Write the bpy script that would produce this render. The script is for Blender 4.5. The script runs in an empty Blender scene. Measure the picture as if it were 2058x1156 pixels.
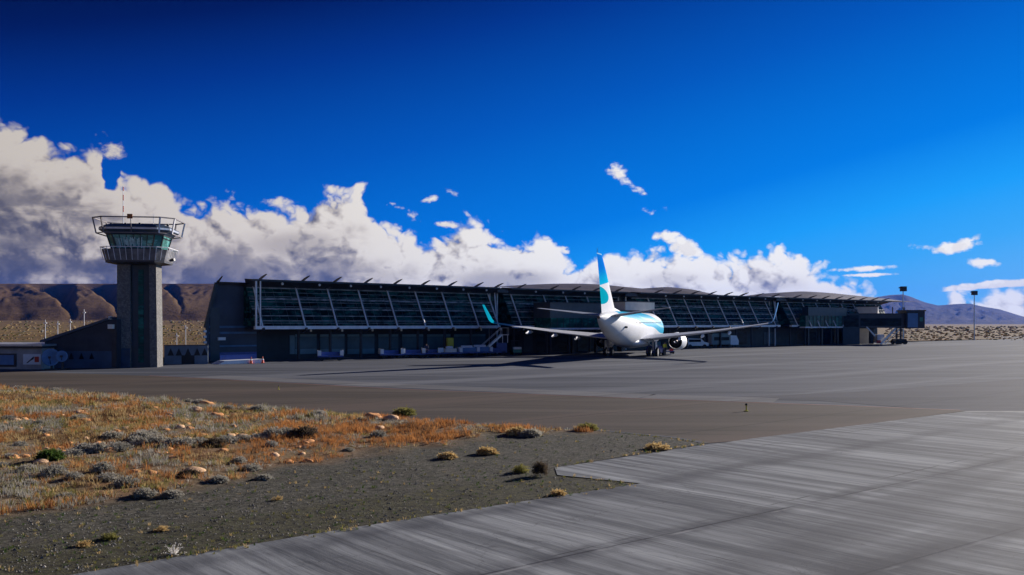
import bpy, bmesh, math, random
from mathutils import Vector, Matrix
R = math.radians
rnd = random.Random(7)
sc = bpy.context.scene
COL = sc.collection
F = 1800.0; H = 4.4; HY = 650.0; CX = 1029.0   # focal length in photo pixels, camera height, horizon row

def G(px, py, z=0.0):
    """ground point seen at a photo pixel"""
    Z = F*(H-z)/(py-HY)
    return Vector(((px-CX)/F*Z, Z, z))
def Pz(px, py, Z):
    return Vector(((px-CX)/F*Z, Z, H-(py-HY)/F*Z))

# ------------------------------------------------------------------ materials
def newmat(name):
    m = bpy.data.materials.new(name); m.use_nodes = True
    nt = m.node_tree
    return m, nt, nt.nodes['Principled BSDF']
class NT:
    def __init__(s, nt): s.nt = nt; s.N = nt.nodes; s.L = nt.links
    def node(s, t, **kw):
        n = s.N.new(t)
        for k, v in kw.items(): setattr(n, k, v)
        return n
    def put(s, sock, v):
        if isinstance(v, bpy.types.NodeSocket): s.L.new(v, sock)
        elif v is not None:
            try: sock.default_value = v
            except Exception: sock.default_value = tuple(v)+(1,)
    def m(s, op, a, b=None, c=None, clamp=False):
        n = s.node('ShaderNodeMath', operation=op); n.use_clamp = clamp
        s.put(n.inputs[0], a)
        if b is not None: s.put(n.inputs[1], b)
        if c is not None: s.put(n.inputs[2], c)
        return n.outputs[0]
    def vm(s, op, a, b=None, out=0, scale=None):
        n = s.node('ShaderNodeVectorMath', operation=op); s.put(n.inputs[0], a)
        if b is not None: s.put(n.inputs[1], b)
        if scale is not None: s.put(n.inputs['Scale'], scale)
        return n.outputs[out]
    def xyz(s, v):
        n = s.node('ShaderNodeSeparateXYZ'); s.put(n.inputs[0], v); return n.outputs
    def comb(s, x, y, z):
        n = s.node('ShaderNodeCombineXYZ')
        for i, q in enumerate((x, y, z)): s.put(n.inputs[i], q)
        return n.outputs[0]
    def mix(s, f, a, b):
        n = s.node('ShaderNodeMix', data_type='RGBA')
        s.put(n.inputs[0], f); s.put(n.inputs[6], a if isinstance(a, bpy.types.NodeSocket) else (*a[:3], 1)); s.put(n.inputs[7], b if isinstance(b, bpy.types.NodeSocket) else (*b[:3], 1))
        return n.outputs[2]
    def noise(s, vec, scale, detail=5, rough=.55, out='Fac', dist=0):
        n = s.node('ShaderNodeTexNoise'); s.put(n.inputs['Vector'], vec)
        n.inputs['Scale'].default_value = scale; n.inputs['Detail'].default_value = detail
        n.inputs['Roughness'].default_value = rough; n.inputs['Distortion'].default_value = dist
        return n.outputs[out]
    def ss(s, v, a, b, lo=0, hi=1):
        n = s.node('ShaderNodeMapRange', interpolation_type='SMOOTHSTEP'); s.put(n.inputs[0], v)
        n.inputs[1].default_value = a; n.inputs[2].default_value = b; n.inputs[3].default_value = lo; n.inputs[4].default_value = hi
        return n.outputs[0]
    def ramp(s, v, pts):
        n = s.node('ShaderNodeValToRGB'); s.put(n.inputs[0], v)
        e = n.color_ramp.elements
        while len(e) < len(pts): e.new(.5)
        for q, (p, c) in zip(e, pts): q.position = p; q.color = (*c, 1)
        return n.outputs[0]
    def bump(s, h, strength=.3, dist=.02):
        n = s.node('ShaderNodeBump'); s.put(n.inputs['Height'], h)
        n.inputs['Strength'].default_value = strength; n.inputs['Distance'].default_value = dist
        return n.outputs[0]

def mat(name, col, rough=.6, metal=0, var=.18, vs=1.5, bump=0, bs=20, spec=.5, emit=None):
    m, nt, b = newmat(name); t = NT(nt)
    tc = t.node('ShaderNodeTexCoord').outputs['Object']
    n = t.noise(tc, vs, 6, .6)
    dark = tuple(c*(1-var) for c in col); lite = tuple(min(1, c*(1+var)) for c in col)
    t.put(b.inputs['Base Color'], t.mix(t.ss(n, .3, .7), dark, lite))
    n2 = t.noise(tc, vs*3.3, 4, .5)
    t.put(b.inputs['Roughness'], t.ss(n2, .2, .8, max(.03, rough-.1), min(1, rough+.1)))
    b.inputs['Metallic'].default_value = metal
    b.inputs['Specular IOR Level'].default_value = spec
    if bump: t.put(b.inputs['Normal'], t.bump(t.noise(tc, bs, 6, .6), bump, .02))
    if emit: b.inputs['Emission Color'].default_value = (*emit, 1); b.inputs['Emission Strength'].default_value = 1
    return m

M = {}
M['steel_light'] = mat('light_steel', (.82, .80, .79), .45, .0, .12)
M['steel_dark'] = mat('dark_steel', (.035, .034, .04), .5, .2, .2)
M['fin_dark'] = mat('fin_paint', (.16, .15, .16), .5, .1, .2)
M['white'] = mat('white_paint', (.8, .8, .8), .4, 0, .06)
M['beige'] = mat('beige_cladding', (.85, .78, .66), .6, 0, .08, .8)
M['greyclad'] = mat('grey_cladding', (.05, .053, .062), .5, 0, .15, .8)
M['tealclad'] = mat('teal_cladding', (.02, .038, .055), .45, 0, .2, .8)
M['shutter'] = mat('shutter', (.05, .09, .11), .45, 0, .25, .5)
M['shutterlight'] = mat('pale_shutter_frame', (.13, .20, .22), .5, 0, .2, .5)
M['black'] = mat('black_rubber', (.012, .012, .013), .7, 0, .2, 4)
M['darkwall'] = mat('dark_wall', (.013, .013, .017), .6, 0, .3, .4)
M['bluepaint'] = mat('blue_paint', (.014, .05, .27), .35, 0, .15, 2)
M['blue2'] = mat('pale_blue_panel', (.06, .14, .26), .5, 0, .2, 1)
M['yellow'] = mat('yellow_paint', (.55, .48, .02), .5, 0, .15, 2)
M['orange'] = mat('orange_plastic', (.8, .10, .02), .5, 0, .1, 3)
M['red'] = mat('red_paint', (.5, .03, .02), .4, 0, .1, 3)
M['green'] = mat('green_paint', (.03, .22, .16), .4, 0, .1, 3)
M['skin'] = mat('skin', (.45, .26, .18), .6, 0, .05, 5)
M['hivis'] = mat('hivis_cloth', (.75, .75, .05), .7, 0, .08, 8)
M['navycloth'] = mat('navy_cloth', (.02, .03, .08), .8, 0, .2, 8)
M['hair'] = mat('dark_hair', (.02, .015, .01), .7, 0, .2, 8)
M['aluminium'] = mat('aluminium', (.55, .56, .58), .35, .6, .1, 1)
M['wingtop'] = mat('wing_grey_paint', (.58, .60, .66), .55, 0, .08, 1, spec=.15)
M['stabgrey'] = mat('stabilizer_grey', (.27, .30, .38), .6, 0, .1, 1, spec=.1)
M['cyanpaint'] = mat('cyan_paint', (.004, .30, .42), .8, 0, .06, 1, spec=0)
M['hotmetal'] = mat('exhaust_metal', (.10, .07, .06), .4, .8, .3, 3)
M['dish'] = mat('dish_blue_grey', (.10, .22, .42), .5, 0, .12, 1)

def stone_mat():
    m, nt, b = newmat('field_stone'); t = NT(nt)
    tc = t.node('ShaderNodeTexCoord').outputs['Object']
    v = t.node('ShaderNodeTexVoronoi', feature='F1'); t.put(v.inputs['Vector'], tc); v.inputs['Scale'].default_value = 6.5
    v2 = t.node('ShaderNodeTexVoronoi', feature='DISTANCE_TO_EDGE'); t.put(v2.inputs['Vector'], tc); v2.inputs['Scale'].default_value = 6.5
    c = t.xyz(v.outputs['Color'])[0]
    col = t.mix(c, (.115, .11, .105), (.23, .215, .195))
    joint = t.ss(v2.outputs['Distance'], .0, .06)
    t.put(b.inputs['Base Color'], t.mix(joint, (.10, .095, .09), col))
    t.put(b.inputs['Normal'], t.bump(joint, .3, .02)); b.inputs['Roughness'].default_value = .85
    return m
M['stone'] = stone_mat()
M['blueshade'] = mat('blue_panel_and_glow', (.022, .055, .11), .5, 0, .35, .5)  # blue of the plinth panel and of the annex wall's painted glow

def glass_mat(name, c1, c2, pane=(1.1, 10), rough=.12, spec=.5):
    """dark curtain-wall glass; tone differs pane by pane as the things behind it do"""
    m, nt, b = newmat(name); t = NT(nt)
    tc = t.node('ShaderNodeTexCoord').outputs['Object']
    x, y, z = t.xyz(tc)
    cell = t.comb(t.m('FLOOR', t.m('DIVIDE', x, pane[0])), t.m('FLOOR', t.m('DIVIDE', z, .62)), 0)
    wn = t.node('ShaderNodeTexWhiteNoise', noise_dimensions='3D'); t.put(wn.inputs['Vector'], cell)
    n = t.noise(t.comb(t.m('MULTIPLY', x, .5), y, t.m('MULTIPLY', z, 1.3)), .9, 6, .65)
    f = t.m('ADD', t.m('MULTIPLY', wn.outputs[0], .30), t.ss(n, .46, .64), clamp=True)
    t.put(b.inputs['Base Color'], t.mix(f, c1, c2))
    b.inputs['Roughness'].default_value = rough; b.inputs['Specular IOR Level'].default_value = spec
    t.put(b.inputs['Normal'], t.bump(t.noise(tc, .7, 2, .5), .08, .05))
    return m
M['glass'] = glass_mat('curtain_glass', (.002, .005, .006), (.022, .115, .098), rough=.2, spec=.08)
M['glassteal'] = glass_mat('teal_glass', (.006, .05, .045), (.03, .19, .155), rough=.25, spec=.1)
M['cabglass'] = glass_mat('tower_glass', (.03, .16, .15), (.16, .48, .46), (.55, 1), .1)
M['darkglass'] = glass_mat('dark_window', (.006, .008, .01), (.02, .035, .045), rough=.3, spec=.08)

def broken_mat(name, c1, c2):
    m, nt, b = newmat(name); t = NT(nt)
    tc = t.node('ShaderNodeTexCoord').outputs['Object']; x, y, z = t.xyz(tc)
    n = t.noise(t.comb(t.m('MULTIPLY', x, .9), 0, t.m('MULTIPLY', z, 3)), 1.0, 5, .7)
    t.put(b.inputs['Base Color'], t.mix(t.ss(n, .38, .62), c1, c2)); b.inputs['Roughness'].default_value = .6
    return m
M['rail_thin'] = broken_mat('thin_rail', (.12, .14, .14), (.38, .38, .38))
M['rail_dim'] = broken_mat('dim_mullion', (.02, .03, .03), (.13, .15, .15))
M['reflection_band'] = broken_mat('glass_reflection', (.04, .055, .055), (.34, .33, .33))  # fuzzy reflections in the glass, put into the colour of bands
def roof_mat():
    m, nt, b = newmat('roof_sheet'); t = NT(nt)
    tc = t.node('ShaderNodeTexCoord').outputs['Object']
    x, y, z = t.xyz(tc)
    seam = t.m('ABSOLUTE', t.m('SUBTRACT', t.m('FRACT', t.m('DIVIDE', x, .6)), .5))
    n = t.noise(tc, .4, 5, .6)
    t.put(b.inputs['Base Color'], t.mix(t.ss(n, .3, .7), (.085, .075, .082), (.15, .13, .135)))
    b.inputs['Roughness'].default_value = .5; b.inputs['Metallic'].default_value = .2
    t.put(b.inputs['Normal'], t.bump(t.ss(seam, .42, .5), .5, .05))
    return m
M['roof'] = roof_mat()

def fus_mat():
    m, nt, b = newmat('fuselage_paint'); t = NT(nt)
    tc = t.node('ShaderNodeTexCoord').outputs['Object']
    x, y, z = t.xyz(tc)
    low = t.m('SUBTRACT', 4.95, t.m('MULTIPLY', t.m('SUBTRACT', y, 9), .088))
    wob = t.m('MULTIPLY', t.m('SINE', t.m('MULTIPLY', y, .55)), .12)
    d = t.m('SUBTRACT', z, t.m('ADD', low, wob))
    band = t.m('MULTIPLY', t.ss(d, -.03, .03), t.m('SUBTRACT', 1, t.ss(d, 1.75, 1.85)))
    band = t.m('MULTIPLY', band, t.ss(y, 7.6, 8.0))
    swirl = t.m('MULTIPLY', t.m('MULTIPLY', t.ss(d, .75, .85), t.m('SUBTRACT', 1, t.ss(d, 1.05, 1.15))), t.ss(y, 17, 21))
    n = t.noise(tc, .8, 5, .6)
    white = t.mix(t.ss(n, .3, .75), (.78, .78, .78), (.72, .72, .71))
    cy = t.mix(swirl, (.006, .40, .62), (.30, .66, .76))
    # panel joints
    pj = t.m('ABSOLUTE', t.m('SUBTRACT', t.m('FRACT', t.m('DIVIDE', y, 2.54)), .5))
    col = t.mix(band, white, cy)
    col = t.mix(t.ss(pj, .493, .497), col, (.45, .47, .48))
    grime = t.m('MULTIPLY', t.ss(t.noise(t.comb(t.m('MULTIPLY', x, 2), t.m('MULTIPLY', y, .25), z), 1.2, 5, .6), .52, .75), t.m('SUBTRACT', 1, t.ss(z, 1.6, 3.4)))
    col = t.mix(t.m('MULTIPLY', grime, .5), col, (.35, .32, .28))
    t.put(b.inputs['Base Color'], col)
    b.inputs['Roughness'].default_value = .5; b.inputs['Specular IOR Level'].default_value = .06
    return m
M['fuselage'] = fus_mat()
def fin_mat():
    m, nt, b = newmat('fin_paint_blue'); t = NT(nt)
    tc = t.node('ShaderNodeTexCoord').outputs['Object']
    x, y, z = t.xyz(tc)
    w = t.m('ADD', z, t.m('MULTIPLY', t.m('SUBTRACT', y, 3), -.13))
    blue = t.mix(t.ss(w, 8.4, 10.5), (.006, .46, .72), (.005, .19, .68))
    a = t.ss(w, 8.35, 8.45)                       # blue above
    # rounded cyan field on the rear of the lower fin
    dy = t.m('DIVIDE', t.m('SUBTRACT', y, 1.2), 3.9); dz = t.m('DIVIDE', t.m('SUBTRACT', z, t.m('MULTIPLY_ADD', y, -.06, 7.25)), .95)
    r = t.m('ADD', t.m('MULTIPLY', dy, dy), t.m('MULTIPLY', dz, dz))
    cyb = t.m('SUBTRACT', 1, t.ss(r, .95, 1.05))
    col = t.mix(cyb, (.8, .8, .8), (.004, .40, .50))
    col = t.mix(a, col, blue)
    tip = t.ss(z, 11.46, 11.5)
    col = t.mix(tip, col, (.35, .6, .8))
    t.put(b.inputs['Base Color'], col)
    b.inputs['Roughness'].default_value = .8; b.inputs['Specular IOR Level'].default_value = 0
    return m
M['fin'] = fin_mat()

# ------------------------------------------------------------------ frame of the terminal and slabs
TH = math.atan2(3107-CX, F)                       # building direction, away from the view axis
U = Vector((math.sin(TH), math.cos(TH), 0)); V = Vector((-math.cos(TH), math.sin(TH), 0))
P0 = G(512, 728)
BANG = math.atan2(U.y, U.x)
def ux(px, v=0.0):
    o = P0 + V*v; tt = (px-CX)/F
    return (tt*o.y-o.x)/(U.x-tt*U.y)
def lz(py, px, v=0.0):                            # height at a pixel on the plane v
    u = ux(px, v); Z = (P0+U*u+V*v).y
    return H+(HY-py)/F*Z

def uvcoords(t):
    g = t.node('ShaderNodeNewGeometry').outputs['Position']
    u = t.vm('DOT_PRODUCT', g, tuple(U), out=1); v = t.vm('DOT_PRODUCT', g, tuple(V), out=1)
    return g, u, v
def concrete_mat():
    m, nt, b = newmat('grooved_concrete'); t = NT(nt)
    g, u, v = uvcoords(t)
    warp = t.m('MULTIPLY', t.m('SUBTRACT', t.noise(g, .12, 3, .5), .5), .5)
    uw = t.m('ADD', u, warp)
    st = t.noise(t.comb(t.m('MULTIPLY', uw, 1.9), t.m('MULTIPLY', v, .10), 0), 1.0, 9, .68)
    st2 = t.noise(t.comb(t.m('MULTIPLY', uw, .35), t.m('MULTIPLY', v, .03), 3), 1.0, 3, .5)
    fine = t.noise(t.comb(t.m('MULTIPLY', uw, 13), t.m('MULTIPLY', v, .7), 5), 1.0, 5, .7)
    base = t.ramp(t.m('ADD', t.m('MULTIPLY', t.ss(st, .36, .64), .68), t.m('MULTIPLY', t.ss(st2, .3, .7), .32)), [(.0, (.074, .078, .090)), (.32, (.125, .132, .142)), (.60, (.195, .204, .214)), (.85, (.29, .302, .31)), (1, (.39, .405, .41))])
    base = t.mix(t.m('MULTIPLY', t.ss(fine, .45, .68), .40), base, (.30, .305, .305))
    base = t.mix(t.m('MULTIPLY', t.ss(fine, .46, .30), .40), base, (.08, .082, .09))
    # tyre-darkened bands running along the slab
    def line(a, b_, off=0):
        A = G(*a); B = G(*b_); d = (B-A).normalized(); n = Vector((-d.y, d.x, 0))
        return t.m('ADD', t.m('SUBTRACT', t.vm('DOT_PRODUCT', g, tuple(n), out=1), A.dot(n)+off), t.m('MULTIPLY', t.m('SUBTRACT', t.noise(g, .5, 5, .6), .5), .9))
    def gauss(d, w_): return t.m('SUBTRACT', 1, t.ss(t.m('ABSOLUTE', d), 0, w_))
    patch = t.ss(t.noise(g, .45, 5, .65), .36, .60, .25, 1)
    l2 = line((1485, 1046), (2048, 921)); l1 = line((1285, 980), (1969, 856)); l3 = line((1744, 1152), (1997, 1079))
    for ln, w_, k in ((l1, .75, .62), (l2, .55, .75), (l3, .6, .85)):
        base = t.mix(t.m('MULTIPLY', t.m('MULTIPLY', gauss(ln, w_), patch), k), base, (.058, .060, .072))
    def hard(a, b_, w_):
        A = G(*a); B = G(*b_); d = (B-A).normalized(); n = Vector((-d.y, d.x, 0))
        dd = t.m('ADD', t.m('SUBTRACT', t.vm('DOT_PRODUCT', g, tuple(n), out=1), A.dot(n)), t.m('MULTIPLY', t.m('SUBTRACT', t.noise(g, 3, 3, .6), .5), .05))
        return dd
    for a, b_ in (((1485, 1046), (2048, 921)), ((1744, 1156), (1997, 1083))):
        dd = hard(a, b_, 0)
        base = t.mix(t.m('MULTIPLY', t.m('SUBTRACT', 1, t.ss(t.m('ABSOLUTE', dd), .015, .04)), patch), base, (.035, .035, .045))
        base = t.mix(t.m('MULTIPLY', t.m('SUBTRACT', 1, t.ss(t.m('ABSOLUTE', t.m('ADD', dd, .10)), .02, .06)), t.m('MULTIPLY', t.ss(t.noise(g, .6, 3, .6), .5, .62), .6)), base, (.32, .32, .32))
    vb = t.noise(t.comb(t.m('MULTIPLY', u, .03), t.m('MULTIPLY', t.m('ADD', v, t.m('MULTIPLY', warp, .6)), .33), 9), 1.0, 4, .55)
    base = t.mix(t.ss(vb, .52, .66, 0, .45), base, (.062, .063, .073))
    # joints
    jv = t.m('ABSOLUTE', t.m('SUBTRACT', t.m('FRACT', t.m('DIVIDE', t.m('ADD', v, t.m('MULTIPLY', t.noise(g, 1.4, 3, .5), .06)), 6.1)), .5))
    brk = t.ss(t.noise(g, .35, 4, .6), .42, .56)
    base = t.mix(t.m('MULTIPLY', t.ss(jv, .4945, .498), brk), base, (.05, .05, .055))
    ju = t.m('ABSOLUTE', t.m('SUBTRACT', t.m('FRACT', t.m('DIVIDE', u, 4.6)), .5))
    base = t.mix(t.m('MULTIPLY', t.ss(ju, .493, .498), t.m('SUBTRACT', 1, brk)), base, (.09, .09, .095))
    oil = t.noise(g, .9, 3, .5)
    base = t.mix(t.ss(oil, .68, .76, 0, .5), base, (.05, .05, .055))
    vc = t.node('ShaderNodeTexVoronoi', feature='DISTANCE_TO_EDGE'); t.put(vc.inputs['Vector'], t.vm('ADD', g, t.vm('SCALE', t.noise(g, 1.3, 4, .6, 'Color'), scale=1.2))); vc.inputs['Scale'].default_value = .16
    base = t.mix(t.m('MULTIPLY', t.m('SUBTRACT', 1, t.ss(vc.outputs['Distance'], .001, .004)), .3), base, (.05, .05, .055))
    spk = t.noise(g, 38, 3, .7)
    base = t.mix(t.ss(spk, .62, .8, 0, .35), base, (.07, .07, .07))
    t.put(b.inputs['Base Color'], base); b.inputs['Roughness'].default_value = .85; b.inputs['Specular IOR Level'].default_value = .12
    h = t.m('ADD', t.m('MULTIPLY', fine, .5), t.m('ADD', st, t.m('MULTIPLY', spk, .35)))
    t.put(b.inputs['Normal'], t.bump(h, .5, .03))
    return m
def asphalt_mat(name, c1, c2, c3, su=.02, sv=.22, warm=0):
    m, nt, b = newmat(name); t = NT(nt)
    g, u, v = uvcoords(t)
    x, y, z = t.xyz(g)
    w = t.m('MULTIPLY', t.noise(g, .03, 3, .5), 8)
    a = t.noise(t.comb(t.m('MULTIPLY', t.m('ADD', x, w), su), t.m('MULTIPLY', t.m('ADD', y, w), sv), 0), 1.0, 5, .6)
    bnd = t.noise(t.comb(t.m('MULTIPLY', u, .012), t.m('MULTIPLY', v, .16), 4), 1.0, 4, .6)
    col = t.mix(t.ss(a, .40, .62), c1, c2)
    a2 = t.noise(t.comb(t.m('MULTIPLY', x, .035), t.m('MULTIPLY', t.m('ADD', y, w), .9), 7), 1.0, 5, .65)
    col = t.mix(t.ss(a2, .52, .70, 0, .7), col, c3)
    col = t.mix(t.ss(a2, .46, .32, 0, .55), col, tuple(q*.65 for q in c1))
    col = t.mix(t.ss(bnd, .48, .66, 0, .8), col, c3)
    f = t.noise(g, 6, 5, .7)
    col = t.mix(t.ss(f, .45, .8, 0, .4), col, tuple(q*.55 for q in c1))
    # slab joints and tar seams
    jv = t.m('ABSOLUTE', t.m('SUBTRACT', t.m('FRACT', t.m('DIVIDE', t.m('ADD', v, t.m('MULTIPLY', t.noise(g, .6, 2, .5), .15)), 7.5)), .5))
    col = t.mix(t.ss(jv, .488, .494, 0, .5), col, tuple(q*.35 for q in c1))
    t.put(b.inputs['Base Color'], col); b.inputs['Roughness'].default_value = .9; b.inputs['Specular IOR Level'].default_value = .1
    t.put(b.inputs['Normal'], t.bump(t.noise(g, 25, 4, .7), .3, .02))
    return m
M['concrete'] = concrete_mat()
M['apron'] = asphalt_mat('apron_surface', (.072, .078, .095), (.116, .123, .144), (.182, .190, .210))
M['apron_dark'] = asphalt_mat('apron_dark_surface', (.055, .056, .070), (.08, .081, .098), (.105, .105, .12))
M['taxi'] = asphalt_mat('shoulder_surface', (.078, .064, .052), (.110, .090, .074), (.13, .098, .080), .01, .25)
def verge_mat():
    m, nt, b = newmat('verge_soil'); t = NT(nt)
    g = t.node('ShaderNodeNewGeometry').outputs['Position']
    x, y, z = t.xyz(g)
    a = t.noise(g, .45, 5, .6); f = t.noise(g, 7, 6, .75); f2 = t.noise(g, 28, 4, .75)
    gr = t.ramp(f, [(.3, (.022, .021, .015)), (.47, (.065, .06, .044)), (.6, (.135, .125, .098)), (.75, (.27, .26, .22))])
    gr = t.mix(t.ss(f2, .55, .75, 0, .5), gr, (.22, .20, .17))
    uu = t.vm('DOT_PRODUCT', g, tuple(U), out=1); vv = t.vm('DOT_PRODUCT', g, tuple(V), out=1)
    rut = t.noise(t.comb(t.m('MULTIPLY', uu, .08), t.m('MULTIPLY', vv, 1.1), 0), 1.0, 4, .6)
    gr = t.mix(t.ss(rut, .52, .66, 0, .6), gr, (.085, .075, .058))
    gr = t.mix(t.ss(t.noise(g, .7, 5, .7), .56, .70, 0, .55), gr, (.16, .135, .10))
    gr = t.mix(t.ss(t.noise(g, 2.2, 4, .7), .56, .72, 0, .6), gr, (.04, .055, .015))
    dl = t.m('SUBTRACT', vv, float(G(700, 1067).dot(V)))        # metres from the concrete edge
    moss = t.mix(t.ss(t.noise(g, 5, 6, .75), .40, .62), (.040, .035, .024), (.105, .098, .05))
    moss = t.mix(t.ss(t.noise(g, 9, 4, .7), .60, .72, 0, .8), moss, (.10, .13, .03))
    gr = t.mix(t.ss(t.m('ADD', dl, t.m('MULTIPLY', t.m('SUBTRACT', t.noise(g, .5, 4, .6), .5), 3)), 3.3, 2.0, 0, .85), gr, moss)
    soil = t.mix(t.ss(a, .4, .6), (.24, .13, .06), (.19, .135, .07))
    soil = t.mix(t.ss(f, .45, .7, 0, .8), soil, (.42, .29, .17))
    at = t.node('ShaderNodeAttribute', attribute_name='veg').outputs['Fac']
    t.put(b.inputs['Base Color'], t.mix(at, gr, soil)); b.inputs['Roughness'].default_value = .95
    b.inputs['Specular IOR Level'].default_value = .2
    t.put(b.inputs['Normal'], t.bump(t.m('ADD', f, t.m('MULTIPLY', f2, .5)), .9, .06))
    return m
M['verge'] = verge_mat()
def ground_mat():
    m, nt, b = newmat('steppe_ground'); t = NT(nt)
    g = t.node('ShaderNodeNewGeometry').outputs['Position']
    a = t.noise(g, .006, 4, .6); f = t.noise(g, .06, 6, .7); c = t.noise(g, .4, 4, .7)
    col = t.mix(t.ss(a, .4, .6), (.17, .095, .036), (.235, .15, .06))
    col = t.mix(t.ss(f, .45, .62, 0, .85), col, (.085, .07, .035))
    col = t.mix(t.ss(c, .5, .7, 0, .5), col, (.21, .14, .065))
    t.put(b.inputs['Base Color'], col); b.inputs['Roughness'].default_value = 1; b.inputs['Specular IOR Level'].default_value = .1
    return m
M['ground'] = ground_mat()
def hill_mat(name, c1, c2, c3, sc_):
    m, nt, b = newmat(name); t = NT(nt)
    g = t.node('ShaderNodeNewGeometry').outputs['Position']
    n = t.node('ShaderNodeNewGeometry').outputs['Normal']
    a = t.noise(g, .004*sc_, 6, .6); f = t.noise(g, .03*sc_, 6, .75)
    col = t.mix(t.ss(a, .38, .62), c1, c2)
    col = t.mix(t.ss(f, .5, .7, 0, .7), col, c3)
    t.put(b.inputs['Base Color'], col); b.inputs['Roughness'].default_value = 1; b.inputs['Specular IOR Level'].default_value = .05
    t.put(b.inputs['Normal'], t.bump(f, .6, 8/sc_))
    return m
M['hill'] = hill_mat('brown_hill', (.105, .060, .028), (.155, .095, .045), (.055, .036, .02), 1)
M['mount'] = hill_mat('far_mountain', (.055, .05, .06), (.10, .08, .08), (.03, .03, .045), .25)

# ------------------------------------------------------------------ mesh helpers
class MB:
    def __init__(s): s.v = []; s.f = []; s.mi = []; s.cur = 0
    def add(s, vs, fs, mi=None):
        o = len(s.v); s.v += [tuple(q) for q in vs]
        for f in fs: s.f.append([o+i for i in f]); s.mi.append(s.cur if mi is None else mi)
        return s
    def box(s, x0, x1, y0, y1, z0, z1, mi=None):
        vs = [(x, y, z) for z in (z0, z1) for y in (y0, y1) for x in (x0, x1)]
        return s.add(vs, [(0, 2, 3, 1), (4, 5, 7, 6), (0, 1, 5, 4), (2, 6, 7, 3), (0, 4, 6, 2), (1, 3, 7, 5)], mi)
    def bar(s, a, b, w, h=None, mi=None, up=Vector((0, 0, 1)), w2=None, h2=None):
        a = Vector(a); b = Vector(b); h = h or w; w2 = w if w2 is None else w2; h2 = h if h2 is None else h2
        d = (b-a).normalized()
        if abs(d.dot(up)) > .99: up = Vector((0, 1, 0))
        sx = d.cross(up).normalized(); sy = sx.cross(d).normalized()
        vs = []
        for p, ww, hh in ((a, w, h), (b, w2, h2)):
            for i, j in ((-1, -1), (1, -1), (1, 1), (-1, 1)): vs.append(p+sx*i*ww/2+sy*j*hh/2)
        return s.add(vs, [(3, 2, 1, 0), (4, 5, 6, 7), (0, 1, 5, 4), (1, 2, 6, 5), (2, 3, 7, 6), (3, 0, 4, 7)], mi)
    def tube(s, a, b, r, r2=None, n=10, mi=None, caps=True):
        a = Vector(a); b = Vector(b); r2 = r if r2 is None else r2
        d = (b-a).normalized(); up = Vector((0, 0, 1)) if abs(d.z) < .99 else Vector((0, 1, 0))
        sx = d.cross(up).normalized(); sy = sx.cross(d).normalized()
        vs = []
        for p, rr in ((a, r), (b, r2)):
            for k in range(n):
                q = 2*math.pi*k/n; vs.append(p+(sx*math.cos(q)+sy*math.sin(q))*rr)
        fs = [(k, (k+1) % n, n+(k+1) % n, n+k) for k in range(n)]
        if caps: fs += [tuple(range(n-1, -1, -1)), tuple(range(n, 2*n))]
        return s.add(vs, fs, mi)
    def prism(s, pts, ax, a0, a1, mi=None):
        """polygon of 2D pts extruded along axis ax from a0 to a1"""
        def mk(p, a):
            if ax == 0: return (a, p[0], p[1])
            if ax == 1: return (p[0], a, p[1])
            return (p[0], p[1], a)
        n = len(pts); vs = [mk(p, a0) for p in pts]+[mk(p, a1) for p in pts]
        fs = [(k, (k+1) % n, n+(k+1) % n, n+k) for k in range(n)]+[tuple(range(n-1, -1, -1)), tuple(range(n, 2*n))]
        return s.add(vs, fs, mi)
    def loft(s, rings, mi=None, closed=True, caps=True):
        n = len(rings[0]); vs = [p for r in rings for p in r]; fs = []
        for i in range(len(rings)-1):
            for k in range(n if closed else n-1):
                fs.append((i*n+k, i*n+(k+1) % n, (i+1)*n+(k+1) % n, (i+1)*n+k))
        if caps: fs += [tuple(range(n-1, -1, -1)), tuple(range((len(rings)-1)*n, len(rings)*n))]
        return s.add(vs, fs, mi)
    def build(s, name, mats, parent=None, smooth=False, loc=None, bevel=0):
        me = bpy.data.meshes.new(name); me.from_pydata(s.v, [], s.f)
        if not isinstance(mats, (list, tuple)): mats = [mats]
        for q in mats: me.materials.append(M[q] if isinstance(q, str) else q)
        me.polygons.foreach_set('material_index', s.mi)
        bm = bmesh.new(); bm.from_mesh(me)
        bmesh.ops.recalc_face_normals(bm, faces=bm.faces); bm.to_mesh(me); bm.free()
        if smooth:
            me.polygons.foreach_set('use_smooth', [True]*len(me.polygons))
            try: me.set_sharp_from_angle(angle=R(35))
            except Exception: pass
        me.update()
        o = bpy.data.objects.new(name, me); COL.objects.link(o)
        if parent: o.parent = parent
        if loc: o.location = loc
        if bevel:
            b = o.modifiers.new('b', 'BEVEL'); b.width = bevel; b.segments = 2; b.limit_method = 'ANGLE'
        return o
def tag(o, label=None, cat=None, group=None, kind=None):
    if label: o['label'] = label
    if cat: o['category'] = cat
    if group: o['group'] = group
    if kind: o['kind'] = kind
    return o
def empty(name, loc, rz=0, label=None, cat=None, group=None):
    o = bpy.data.objects.new(name, None); COL.objects.link(o); o.empty_display_size = .3
    o.location = loc; o.rotation_euler = (0, 0, rz)
    return tag(o, label, cat, group)
def dup(root, loc, rz, label=None, s=None):
    def cp(o, par):
        c = o.copy(); COL.objects.link(c)
        if par: c.parent = par
        for ch in [q for q in o.children]: cp(ch, c)
        return c
    c = cp(root, None); c.location = loc; c.rotation_euler = (0, 0, rz)
    if label: c['label'] = label
    if s: c.scale = s if isinstance(s, (tuple, list)) else (s, s, s)
    return c

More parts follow.
